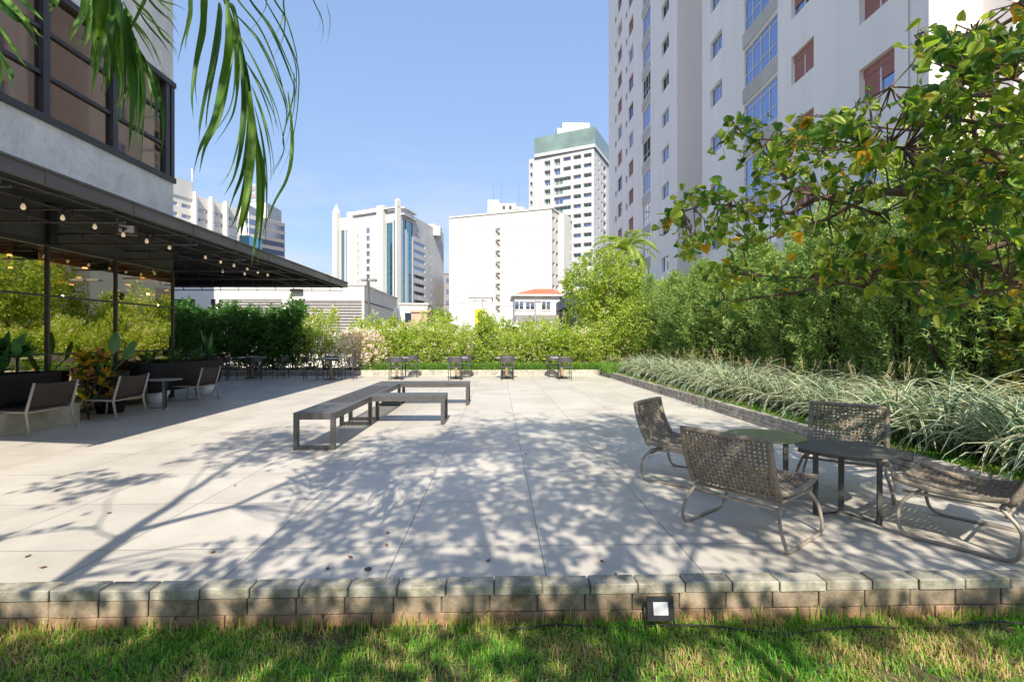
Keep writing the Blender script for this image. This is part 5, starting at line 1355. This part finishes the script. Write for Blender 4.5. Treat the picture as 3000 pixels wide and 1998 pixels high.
for k, y in enumerate((5.9, 6.4, 6.9, 7.4, 7.9)):
    b = MB(); 
    for q in range(4): rosette(b, r, (r.uniform(-.2, .2), r.uniform(-.2, .2), r.uniform(.05, .34)), 13, .36, .13)
    st = MB(); st.tube([(0, 0, -.06), (0, 0, .3)], .02, 5)
    rt = empty('planter_plant', (-7.4, y, .84), 0, 'dark broad-leaved foliage plant in the nearest long black planter', 'plant', 'broad-leaved plants in the nearest planter'); b.build('foliage', L_broad, rt); st.build('stem', M_bark2, rt)
for k, y in enumerate((10.8, 11.5, 12.3, 12.9)):
    b = MB(); 
    for q in range(3): rosette(b, r, (r.uniform(-.12, .12), r.uniform(-.12, .12), r.uniform(.0, .12)), 12, .32, .045, .2, 1.1)
    st = MB(); st.tube([(0, 0, -.06), (0, 0, .15)], .02, 5)
    rt = empty('planter_plant', (-7.38, y, .84), 0, 'low dark strappy plant in the far long black planter', 'plant', 'strappy plants in the far planter'); b.build('foliage', L_broad, rt); st.build('stem', M_bark2, rt)
rt = empty('banana_plant', (-7.3, 9.62, .74), 0, 'two tall dark paddle leaves rising from the black pot by the glass', 'plant')
for (dy, zt, a, w_) in ((.05, .78, .1, .24), (.35, .66, .55, .2), (-.2, .45, -.5, .16)):
    b = MB(); d = Vector((0, math.sin(a), math.cos(a))); s_ = Vector((.25, math.cos(a), -math.sin(a))).normalized(); L = .42; p0 = Vector((0, dy, zt - .42)); k0 = None
    b.tube([(0, 0, -.05), p0 * .5, p0], .011, 5)
    for j in range(9):
        t = j / 8; wj = w_ * .5 * math.sin(math.pi * (.03 + .94 * t)) ** .7; p = p0 + d * L * t + Vector((.04 * t, 0, 0)); k = len(b.v); b.v.extend([tuple(p - s_ * wj), tuple(p + Vector((.02, 0, 0))), tuple(p + s_ * wj)])
        if j:
            for q in range(2): b.f.append((k-3+q, k-2+q, k+1+q, k+q)); b.m.append(0); b.sm.append(True)
    b.build('leaf', L_broad, rt)
pb = empty('strap_plant', (-7.4, 13.0, .84), 0, 'tall upright dark strap leaves at the far end of the black planter', 'plant')
b = MB(); rosette(b, r, (0, 0, 0), 9, .75, .1, 1.0, 1.5); b.build('foliage', L_broad, pb); b = MB(); b.tube([(0, 0, -.06), (0, 0, .1)], .03, 5); b.build('stem', M_bark2, pb)
rt = empty('croton', (-6.98, 8.72, 0), 0, 'croton with yellow and copper leaves spilling over the planter end', 'plant')
b = MB(); st = MB()
for q in range(22):
    c = Vector((r.uniform(-.18, .22), r.uniform(-.22, .3), r.uniform(.32, 1.15))); rosette(b, r, c, 10, .25, .08, -.4, 1.3); st.tube([(0, 0, .0 if q < 4 else .3), (c.x * .5, c.y * .5, c.z * .6), c], .008, 4)
b.build('foliage', L_croton, rt); st.build('stem', M_bark2, rt)

# ------------------------------------------------------------------ trees that shade the terrace, standing on the lawn
def shade_tree(root_xy, label, limbs, blobs, seed, tr=.10):
    """limbs: list of polylines (world) with radii; blobs: (centre, radius, clusters)"""
    r = random.Random(seed); rt = empty('shade_tree', (root_xy[0], root_xy[1], 0), 0, label, 'tree')
    off = Vector((-root_xy[0], -root_xy[1], 0)); st = MB(); nodes = []
    for pts, r0, r1 in limbs:
        pts = [Vector(p) + off for p in pts]; n = len(pts)
        fine = []
        for a, c_ in zip(pts, pts[1:]):
            for k in range(4): fine.append(a.lerp(c_, k / 4) + rvec(r) * .015)
        fine.append(pts[-1]); st.tube(fine, [r0 + (r1 - r0) * i / (len(fine) - 1) for i in range(len(fine))], 7); nodes += fine[2:]
    b = MB()
    for cen, rad, ncl in blobs:
        cen = Vector(cen) + off
        for i in range(ncl):
            c = cen + Vector([rvec(r)[k] * rad[k] * (r.random() ** .45) for k in range(3)])
            if noise.noise(c * .95 + Vector((seed, 0, 0))) < -.16: continue
            nn = min(nodes, key=lambda q: (q - c).length); 
            if r.random() < .30: st.tube([nn, nn.lerp(c, .5) + rvec(r) * .12 + Vector((0, 0, .08)), c], [.012, .007, .003], 4, cap=False)
            for k in range(6):
                p = c + rvec(r) * .17 * r.random(); d = (rvec(r) + Vector((0, 0, .1))).normalized(); b.leaf(p, d, side_of(d, r), r.uniform(.07, .12), r.uniform(.06, .09))
    b.build('crown', L_shade, rt); st.build('trunk', M_bark, rt)
    return rt
K = 1 / math.tan(R(EL))
def sh(x, Ys, Yt):   # point at depth Yt whose shadow falls on the paving at (x, Ys)
    return (x, Yt, (Ys - Yt) / K)
T1 = -.5
LL = [([(-2.42, T1, 0), sh(-2.52, 2.94, T1), sh(-2.68, 3.62, T1)], .085, .06), ([sh(-2.68, 3.62, T1), sh(-2.88, 4.8, T1), sh(-3.1, 6.2, T1 + .1), sh(-3.3, 7.3, T1 + .2)], .05, .012),
      ([sh(-2.68, 3.62, T1), sh(-2.25, 4.2, T1), sh(-2.05, 5.2, T1), sh(-1.8, 6.8, T1)], .045, .012), ([sh(-2.8, 4.4, T1), sh(-3.05, 5.0, T1), sh(-3.6, 6.4, T1)], .014, .005), ([sh(-2.15, 4.7, T1), sh(-1.5, 5.6, T1), sh(-1.0, 6.9, T1)], .025, .008), ([sh(-2.6, 3.5, T1), sh(-2.95, 3.7, T1), sh(-3.2, 4.1, T1), sh(-3.7, 4.9, T1)], .012, .005)]
shade_tree((-2.42, T1), 'slender forked tree out of frame throwing its branching shadow over the left paving', LL,
           [(sh(-3.2, 6.9, T1), (1.0, 1.0, .8), 170), (sh(-2.3, 6.2, T1), (.9, .9, 1.0), 180), (sh(-1.6, 5.2, T1), (.6, .8, .9), 130), (sh(-3.9, 4.9, T1), (.8, .5, .35), 45), (sh(-3.25, 3.35, T1), (.7, .3, .25), 90), (sh(-1.6, 3.6, T1), (.6, .5, .5), 60)], 3)
T2 = -1.0
LL = [([(1.15, T2, 0), sh(.75, .9, T2), sh(.43, 2.0, T2), sh(.2, 2.35, T2)], .085, .065), ([sh(.2, 2.35, T2), sh(-.1, 3.2, T2), sh(-.4, 5.0, T2), sh(-.9, 7.0, T2)], .05, .015), ([sh(.2, 2.35, T2), sh(.5, 2.75, T2), sh(.7, 3.2, T2), sh(1.2, 4.6, T2), sh(1.9, 7.0, T2)], .05, .015), ([sh(.5, 2.0, T2), sh(.2, 4.0, T2), sh(.3, 6.5, T2), sh(.4, 8.5, T2)], .035, .012),
      ([(1.3, T2 + .1, 0), sh(1.15, 1.8, T2), sh(.95, 2.7, T2), sh(1.6, 4.0, T2)], .04, .02)]
shade_tree((1.15, T2), 'larger multi-stemmed tree out of frame dappling the paving before the bench', LL,
           [(sh(-.3, 4.3, T2), (1.5, 1.2, 1.3), 470), (sh(1.3, 4.2, T2), (1.4, 1.2, 1.3), 480), (sh(.6, 6.9, T2), (2.3, 1.2, 1.7), 820), (sh(-.9, 6.4, T2), (1.3, 1.0, 1.0), 300), (sh(1.6, 8.0, T2), (1.6, 1.0, 1.1), 380), (sh(.2, 2.75, T2), (2.6, .4, .3), 170), (sh(1.4, 2.3, T2), (.8, .2, .15), 30)], 11)
T3 = -.8
LL = [([(3.7, T3, 0), sh(3.6, 2.2, T3), sh(3.4, 3.6, T3), sh(3.1, 6, T3)], .09, .02), ([sh(3.6, 2.2, T3), sh(2.6, 3.8, T3), sh(2.2, 6, T3)], .05, .015), ([sh(3.6, 2.6, T3), sh(4.5, 4.5, T3)], .05, .015)]
shade_tree((-.9, -2.2), 'low spreading tree out of frame dappling the kerb', [([(-.9, -2.2, 0), sh(-.95, 1.6, -2.2), sh(-.8, 2.3, -2.2), sh(-.5, 2.8, -2.2)], .05, .012), ([sh(-.95, 1.6, -2.2), sh(-1.9, 2.3, -2.2)], .03, .01), ([sh(-.95, 1.6, -2.2), sh(.1, 1.9, -2.2), sh(.9, 2.35, -2.2), sh(1.9, 2.3, -2.2)], .03, .01)],
           [(sh(-1.2, 2.3, -2.2), (1.8, .3, .2), 105), (sh(.9, 2.34, -2.2), (1.6, .22, .14), 50), (sh(2.6, 2.2, -2.2), (.9, .3, .2), 40)], 29)
shade_tree((3.7, T3), 'tree out of frame on the right shading the lounge chairs', LL, [(sh(3.2, 4.4, T3), (1.9, 1.2, 1.6), 470), (sh(2.9, 7.2, T3), (1.6, 1.0, 1.2), 360), (sh(3.4, 2.9, T3), (1.8, .3, .3), 110)], 17)
r = random.Random(77)
# patches of shade on the lawn at the lower left
LL = [([(-3.4, -1.9, 0), (-3.3, -1.9, 1.5), (-2.8, -1.8, 2.6)], .06, .02), ([(-3.3, -1.9, 1.5), (-1.6, -1.8, 2.9)], .03, .012)]
shade_tree((-3.4, -1.9), 'low bushy tree out of frame shading the lawn at the lower left', LL, [(sh(-2.0, 1.85, -1.8), (1.7, .3, .28), 380), (sh(-.5, 1.95, -1.7), (.8, .25, .2), 60), (sh(-2.6, 2.5, -1.8), (1.0, .3, .25), 40)], 23)

# ------------------------------------------------------------------ heart-leaved tree hanging in from the right
rf = random.Random(41)
HX, HY_ = 4.9, 2.9
ft_ = empty('heart_leaf_tree', (HX, HY_, 0), 0, 'heart-leaved tree with yellow-spotted crown reaching in over the chairs', 'tree')
offv = Vector((-HX, -HY_, 0))
def cp(x, y): return (1850 + x / 2.048, 450 + y / 2.048)
def c0(x, y): return (1750 + x / 1.884, y / 1.884)
hub = W(3150, 760, 3.3)
def tr(pts, d0, d1):
    n = len(pts); return [W(p[0], p[1], d0 + (d1 - d0) * i / (n - 1)) for i, p in enumerate(pts)]
BR = [
 (tr([cp(2400, 260), cp(2130, 205), cp(1900, 215), cp(1650, 240), cp(1450, 215), cp(1250, 235), cp(1100, 280), cp(960, 355), cp(800, 335), cp(600, 315), cp(450, 300), cp(300, 350)], 3.2, 3.9), .040, .006),
 (tr([cp(2130, 205), cp(2050, 330), cp(1900, 430), cp(1750, 570), cp(1600, 640), cp(1450, 715), cp(1230, 780), cp(1050, 830), cp(650, 880), cp(560, 882)], 3.2, 4.0), .040, .005),
 (tr([cp(1900, 120), cp(1650, 190), cp(1350, 300), cp(1180, 390), cp(1000, 440), cp(800, 520), cp(640, 560)], 3.3, 4.3), .022, .004),
 (tr([cp(2420, 480), cp(2150, 570), cp(1900, 700), cp(1800, 800), cp(1400, 810), cp(1200, 760), cp(950, 740), cp(700, 730)], 2.9, 3.8), .026, .004),
 (tr([cp(2420, 770), cp(2100, 830), cp(1920, 950), cp(1800, 860), cp(1650, 760), cp(1400, 690), cp(1150, 620)], 2.8, 3.6), .026, .004),
 (tr([cp(2420, 60), cp(2200, 100), cp(2130, 205)], 3.0, 3.2), .045, .040),
 (tr([cp(2420, 800), cp(2250, 700), cp(2100, 640), cp(1960, 480)], 2.8, 3.3), .022, .008),
 (tr([c0(1560, 1180), c0(1300, 1110), c0(1080, 1050), c0(870, 770), c0(740, 730), c0(690, 790)], 3.4, 3.8), .014, .004),
 (tr([c0(1700, 830), c0(1500, 800), c0(1510, 600), c0(1500, 520)], 3.1, 3.3), .013, .004),
 (tr([c0(2400, 1000), c0(2100, 800), c0(2060, 600), c0(1990, 420)], 2.9, 3.2), .020, .006),
 (tr([c0(2100, 900), c0(1950, 850), c0(1820, 700), c0(1700, 560), c0(1620, 480)], 3.0, 3.4), .014, .004),
 (tr([c0(2480, 60), c0(2300, 100), c0(2150, 200), c0(2000, 290), c0(1880, 220), c0(1800, 180)], 2.7, 3.1), .016, .003),
 (tr([c0(2480, 500), c0(2300, 430), c0(2150, 330), c0(2080, 180)], 2.7, 3.0), .016, .004),
 (tr([c0(2480, 700), c0(2200, 700), c0(1900, 640), c0(1750, 720), c0(1450, 700), c0(1340, 650)], 2.8, 3.5), .016, .004),
]
st = MB(); nodes = []
st.tube([Vector((0, 0, .1)), Vector((-.1, .1, 1.2)), Vector((-.2, .2, 1.9)), Vector((-.35, .25, 2.4))], [.11, .09, .075, .06], 10)
root_tip = Vector((-.2, .2, 1.9))
for pts, r0, r1 in BR:
    pts = [p + offv for p in pts]; fine = []
    for a, c_ in zip(pts, pts[1:]):
        k = max(2, int((c_ - a).length / .09))
        for q in range(k): fine.append(a.lerp(c_, q / k) + rvec(rf) * .007)
    fine.append(pts[-1]); n = len(fine)
    st.tube(fine, [r0 + (r1 - r0) * (i / (n - 1)) ** .8 for i in range(n)], 7); nodes += [(p, i / n) for i, p in enumerate(fine)]
for pts, r0, r1 in [BR[i] for i in (0, 3, 4, 5, 11, 12, 13, 9, 6)]:
    p0 = pts[0] + offv; st.tube([root_tip, root_tip.lerp(p0, .5) + Vector((.05, 0, .12)), p0], [.055, r0 + .008, r0], 8)
poly = [(1912, 655), (1965, 585), (2040, 520), (2100, 540), (2115, 440), (2140, 365), (2215, 355), (2260, 400), (2330, 360), (2410, 345), (2480, 340), (2540, 280), (2600, 265), (2660, 225), (2680, 110), (2740, 75), (2800, 85), (2870, 50), (2960, 10), (3040, -20), (3080, 960), (2960, 950), (2860, 900), (2760, 920), (2700, 860), (2600, 850), (2560, 960), (2480, 900), (2420, 880), (2330, 830), (2270, 850), (2120, 880), (2030, 850), (2090, 770), (2010, 760), (1960, 700)]
def inpoly(x, y):
    c = False; j = len(poly) - 1
    for i in range(len(poly)):
        xi, yi = poly[i]; xj, yj = poly[j]
        if (yi > y) != (yj > y) and x < (xj - xi) * (y - yi) / (yj - yi) + xi: c = not c
        j = i
    return c
HP = [(0, 0), (.22, -.10), (.46, .02), (.52, .30), (.36, .68), (0, 1.0)]
lf = MB()
def heart(base, d, s_, L):
    up = s_.cross(d).normalized(); cup = rf.uniform(.05, .55); k = len(lf.v); bend = rf.uniform(-.1, .45)
    rows_ = []
    for (x, y) in HP:
        c_ = base + d * (L * y) - up * (L * bend * y * y)
        rows_.append((c_, x * L * 1.0))
    mid = [base + d * (L * y) - up * (L * bend * y * y) for y in (0, .0, .12, .35, .68, 1.0)]
    vs = [mid[0]]
    for sd in (-1, 1):
        for (c_, x) in rows_[1:5]: vs.append(c_ + s_ * x * sd + up * x * cup)
    vs += [mid[3], mid[5], mid[2]]
    lf.v.extend([tuple(v) for v in vs])
    Lc = [k + 1, k + 2, k + 3, k + 4]; Rc = [k + 5, k + 6, k + 7, k + 8]; c3, tip, c1 = k + 9, k + 10, k + 11
    for A in (Lc, Rc):
        lf.f += [(k, A[0], A[1], c1), (c1, A[1], A[2], c3), (c3, A[2], A[3], tip)]; lf.m += [0] * 3; lf.sm += [True] * 3
cnt = 0
def cluster(c, n, sp_, Ls=(.034, .08)):
    global cnt
    for k in range(n):
        p = c + rvec(rf) * sp_ * rf.random(); d = (rvec(rf) * .9 + Vector((-.15, -.1, -.35))).normalized(); nrm = (Vector((0, -.35, .8)) + rvec(rf) * .75).normalized(); s_ = d.cross(nrm)
        if s_.length < .05: continue
        s_.normalize(); heart(p, d, s_, rf.uniform(*Ls)); cnt += 1
        st.tube([c.lerp(p, .3), p], .0016, 3, cap=False)
tries = 0; nc = 0
while nc < 700 and tries < 14000:
    tries += 1
    x = rf.uniform(1910, 3080); y = rf.uniform(-20, 960)
    if not inpoly(x, y): continue
    if rf.random() > .40 + .6 * (x - 1900) / 1100: continue
    if y > 640 and rf.random() < .35: continue
    if noise.noise(Vector((x / 150, y / 95, 2))) < -.10 + .06 * (2400 - x) / 500: continue
    dep = rf.uniform(3.0, 4.3) - .55 * (x - 1900) / 1100
    c = W(x, y, dep) + offv
    nn, fr = min(nodes, key=lambda q: (q[0] - c).length)
    if (nn - c).length > .8: continue
    st.tube([nn, nn.lerp(c, .5) + rvec(rf) * .06 + Vector((0, 0, .03)), c], [.0075, .005, .0025], 4, cap=False)
    cluster(c, rf.randrange(4, 7), .12); nc += 1
for pts, r0, r1 in BR[:5] + BR[7:8]:
    for p in pts[-3:]: cluster(p + offv, 6, .13)
for (x, y) in ((1925, 665), (1960, 640), (2000, 600), (2050, 590), (1990, 700), (2040, 720), (2090, 690), (2010, 560), (2140, 400), (2170, 470), (2230, 440), (2150, 640), (2100, 640), (2200, 680)):
    c = W(x, y, 3.8) + offv; nn, fr = min(nodes, key=lambda q: (q[0] - c).length); st.tube([nn, c], [.004, .002], 4, cap=False); cluster(c, 6, .10)
lf.build('crown', L_heart, ft_); st.build('trunk', M_bark, ft_)
# a dark forked trunk behind, among the conifers
rt = empty('slim_tree', (6.35, 6.6, .12), 0, 'slim dark double-stemmed tree behind the striped grass near the right edge', 'tree')
st = MB(); st.tube([(0, 0, 0), (-.03, 0, 1.2), (.08, 0, 2.6), (.05, .1, 4.0)], [.06, .05, .045, .02], 7); st.tube([(.05, .05, 0), (.16, .05, 1.3), (.25, 0, 3.0)], [.045, .04, .015], 7)
st.tube([(-.03, 0, .35), (-.4, .1, 1.1), (-.7, .1, 2.4)], [.04, .03, .012], 6); st.build('trunk', M_bark2, rt)
b, s2 = broad_tree(88, 4, 1.2, 3.6, 300, 7, .10, .05, L_fig); b.build('crown', L_fig, rt)

# ------------------------------------------------------------------ palm fronds hanging in from the upper left
PX, PY, PZ = -1.55, -1.0, 3.9
pr_ = empty('palm_tree', (PX, PY, 0), 0, 'palm whose arching fronds hang into the upper left corner', 'palm'); po = Vector((-PX, -PY, 0))
b = MB(); b.tube([(.0, 0, 0), (.03, .02, 1.5), (0, 0, PZ - .3)], [.11, .09, .075], 10)
for k in range(12): b.lathe([(.097, .25 + .27 * k), (.10, .27 + .27 * k), (.095, .29 + .27 * k)], 10)
b.build('trunk', M_bark, pr_)
def smooth(pts, k=6):
    P = [pts[0]] + list(pts) + [pts[-1]]; out = []
    for i in range(1, len(P) - 2):
        for q in range(k):
            t = q / k; a, b_, c_, d = P[i-1], P[i], P[i+1], P[i+2]
            out.append(.5 * ((2*b_) + (c_-a)*t + (2*a-5*b_+4*c_-d)*t*t + (3*b_-a-3*c_+d)*t**3))
    out.append(P[-1]); return out
rpalm = random.Random(15)
def frond(rachis, leaflets, sc_, ox, oy, d0, fold=.3):
    def T(p, d): return W(ox + p[0] / sc_, oy + p[1] / sc_, d) + po
    b = MB()
    crown = Vector((0, 0, PZ))
    rp = [T(p, d0 + .02) for p in rachis]
    pts = smooth([crown, crown.lerp(rp[0], .35) + Vector((0, 0, .45)), crown.lerp(rp[0], .75) + Vector((0, 0, .3))] + rp, 6)
    n = len(pts); b.tube(pts, [.016 - .012 * i / (n - 1) for i in range(n)], 6)
    extra = [([(p[0] + dx * (i / (len(pl0) - 1)) * sc_, p[1] + dy * (i / (len(pl0) - 1)) * sc_) for i, p in enumerate(pl0)], w0 * .8, dz0 + .12) for pl0, w0, dz0 in leaflets for dx, dy in [(rpalm.uniform(-26, 26), rpalm.uniform(-45, 10))] if w0 >= .009]
    for pl_, w_, dz in leaflets + extra:
        pl_ = list(pl_)
        if pl_[0][1] <= 0:   # carry on up to the rachis above the frame
            (xa, ya), (xb, yb) = pl_[0], pl_[1]; k = 130 * sc_ / max(1, abs(yb - ya)); pl_.insert(0, (xa - (xb - xa) * k * .8, ya - 130 * sc_))
        dd = d0 + dz + rpalm.uniform(-.12, .12); m_ = len(pl_)
        P = smooth([T(p, dd + .10 * (i / (m_ - 1)) * rpalm.uniform(-1, 1)) for i, p in enumerate(pl_)], 7)
        L = len(P); i0 = len(b.v)
        tw = rpalm.uniform(-.9, .9)
        for i, p in enumerate(P):
            t = i / (L - 1); tg = (P[min(i+1, L-1)] - P[max(i-1, 0)]).normalized(); view = Vector((tw, 1, .1 * tw)).normalized(); s_ = tg.cross(view).normalized(); nn = s_.cross(tg)
            ww = .66 * w_ * min(1, .35 + t * 3) * (1 if t < .45 else max(.04, 1 - (t - .45) / .55)); 
            b.v += [tuple(p - s_ * ww * .5), tuple(p + nn * ww * fold), tuple(p + s_ * ww * .5)]
            if i:
                for q in range(2): b.f.append((i0+3*(i-1)+q, i0+3*(i-1)+q+1, i0+3*i+q+1, i0+3*i+q)); b.m.append(0); b.sm.append(True)
    b.build('frond', L_palm, pr_)
WD, TN = .036, .011
frond([(1450, -260), (1480, 0), (1530, 60), (1570, 250), (1610, 480), (1660, 740), (1685, 900)], [
 ([(1250, 0), (1230, 150), (1190, 300), (1160, 430)], .036, .1), ([(1340, 0), (1330, 200), (1290, 400), (1260, 620), (1270, 780)], .042, 0), ([(1450, 60), (1430, 250), (1390, 450), (1350, 620), (1310, 850), (1305, 960)], .038, .05),
 ([(1490, 20), (1500, 300), (1460, 550), (1400, 800), (1310, 980), (1265, 1150)], .050, -.05), ([(1440, 20), (1440, 120), (1400, 380), (1330, 700), (1300, 860)], .03, .1), ([(1570, 260), (1600, 600), (1590, 900), (1540, 1150), (1470, 1285)], .034, .03),
 ([(1610, 500), (1635, 800), (1600, 1100), (1530, 1300), (1490, 1410)], .034, 0), ([(1640, 600), (1655, 900), (1630, 1200), (1580, 1450), (1540, 1568)], .040, -.05), ([(1660, 750), (1690, 1000), (1700, 1250), (1690, 1450), (1665, 1640), (1650, 1745)], .030, .05),
 ([(1650, 700), (1625, 1000), (1620, 1300), (1590, 1480), (1580, 1568)], .034, .04), ([(1680, 860), (1720, 1100), (1725, 1350), (1705, 1560), (1690, 1700)], .020, .06),
 ([(1500, 60), (1545, 250), (1560, 520), (1525, 760), (1400, 960)], .034, .1), ([(1580, 300), (1630, 640), (1640, 950), (1600, 1250)], .038, -.08)]
 + [(p, w_, d_) for p, w_, d_ in [
 ([(1530, 80), (1700, 280), (1830, 560), (1880, 740), (1860, 870)], TN, .1), ([(1560, 0), (1700, 180), (1800, 400), (1870, 650), (1890, 850)], TN, .05), ([(1640, 0), (1780, 200), (1900, 480), (1935, 620), (1910, 820)], .014, 0), ([(1740, 0), (1860, 220), (1940, 430), (1935, 650), (1900, 860), (1850, 1020), (1780, 1150)], .010, .1),
 ([(1800, 0), (1880, 130), (1945, 350), (1945, 480)], .009, 0), ([(1570, 230), (1680, 420), (1800, 680), (1850, 860), (1870, 950)], TN, 0), ([(1610, 400), (1720, 580), (1800, 760), (1840, 900)], .013, .1), ([(1650, 560), (1720, 760), (1770, 1000), (1780, 1200)], .010, 0), ([(1670, 700), (1720, 900), (1750, 1130), (1750, 1350), (1730, 1540)], .010, 0),
 ([(1890, 600), (1915, 900), (1890, 1150), (1800, 1330), (1740, 1480), (1715, 1600)], .018, .02), ([(1860, 0), (1870, 150), (1850, 270), (1790, 390)], .010, .1), ([(1930, 480), (1925, 640), (1860, 900), (1880, 1000)], .012, .1), ([(1850, 860), (1860, 1000), (1790, 1140), (1760, 1200)], .009, .1), ([(1750, 0), (1740, 60), (1680, 160), (1600, 230)], .007, .1)]], 2.24, 0, 0, 1.9)
frond([(1500, -420), (1400, -200), (1330, 0), (1270, 130), (1200, 270)], [
 ([(780, 0), (760, 150), (690, 280), (620, 400)], .055, -.3), ([(830, 0), (820, 200), (830, 300)], .03, 0), ([(870, 0), (880, 250), (850, 500), (840, 680)], .045, 0), ([(930, 0), (920, 250), (890, 450), (900, 620)], .05, -.1), ([(980, 0), (960, 300), (930, 480), (880, 740)], .05, 0), ([(1040, 0), (1010, 300), (1050, 600), (950, 900)], .045, -.1),
 ([(1060, 0), (1080, 300), (1060, 600), (1090, 850), (1060, 1200)], .055, 0), ([(1120, 30), (1110, 300), (1130, 600), (1110, 850)], .045, .1), ([(1180, 150), (1190, 450), (1230, 700), (1210, 1100), (1180, 1400)], .06, 0), ([(1240, 350), (1290, 600), (1320, 850), (1310, 1200), (1300, 1520)], .05, .05), ([(1270, 450), (1360, 650), (1430, 900), (1430, 1200)], .04, 0), ([(1300, 500), (1400, 700), (1480, 950), (1500, 1200), (1470, 1480)], .035, 0),
 ([(900, 0), (860, 300), (870, 700), (830, 900)], .03, .1), ([(1020, 100), (1060, 400), (1130, 760), (1080, 1000)], .04, .1), ([(1130, 20), (1230, 200), (1400, 420), (1540, 740)], .016, 0), ([(1220, 0), (1350, 120), (1480, 320), (1568, 420), (1640, 560)], .02, 0), ([(1370, 0), (1480, 120), (1568, 200), (1650, 330)], .018, 0), ([(1170, 150), (1270, 300), (1390, 500), (1460, 700)], .016, 0), ([(1450, 0), (1568, 110), (1640, 230)], .014, 0), ([(1250, 60), (1350, 220), (1500, 400), (1590, 560)], .016, 0),
 ([(510, 0), (490, 60), (450, 110)], .04, .1), ([(800, 0), (800, 160), (770, 330), (700, 440)], .05, .1), ([(905, 0), (905, 300), (880, 560), (860, 760)], .05, .1), ([(955, 0), (985, 300), (960, 640), (925, 860)], .05, .1), ([(1010, 0), (1035, 260), (1010, 560), (1000, 800)], .05, .05), ([(1085, 0), (1095, 300), (1120, 620), (1125, 900), (1090, 1150)], .05, .1), ([(1150, 80), (1160, 400), (1190, 700), (1170, 950)], .05, .1), ([(1210, 280), (1250, 560), (1270, 860), (1240, 1150)], .045, .1)], 3.136, 0, 0, 2.3)
frond([(-600, -500), (-300, -240), (-60, -20)], [
 ([(-40, 0), (130, 150), (260, 270), (330, 400), (390, 480)], .05, 0), ([(60, 0), (200, 150), (290, 300)], .04, 0), ([(-60, 180), (100, 400), (180, 530), (260, 640)], .03, 0), ([(-40, 420), (60, 650), (110, 780), (80, 920)], .03, 0), ([(210, 0), (300, 100), (370, 180)], .035, 0), ([(-20, 500), (0, 700), (-10, 830)], .03, 0)], 3.136, 0, 0, 1.9)
frond([(1750, -400), (1900, -260), (2040, -80)], [([(2055, 0), (2110, 120), (2120, 230), (2090, 310)], .009, .4), ([(2140, 20), (2165, 120), (2160, 220), (2140, 320)], .006, .6)], 2.24, 0, 0, 2.2)
print('LEAVES', cnt, 'clusters', nc)
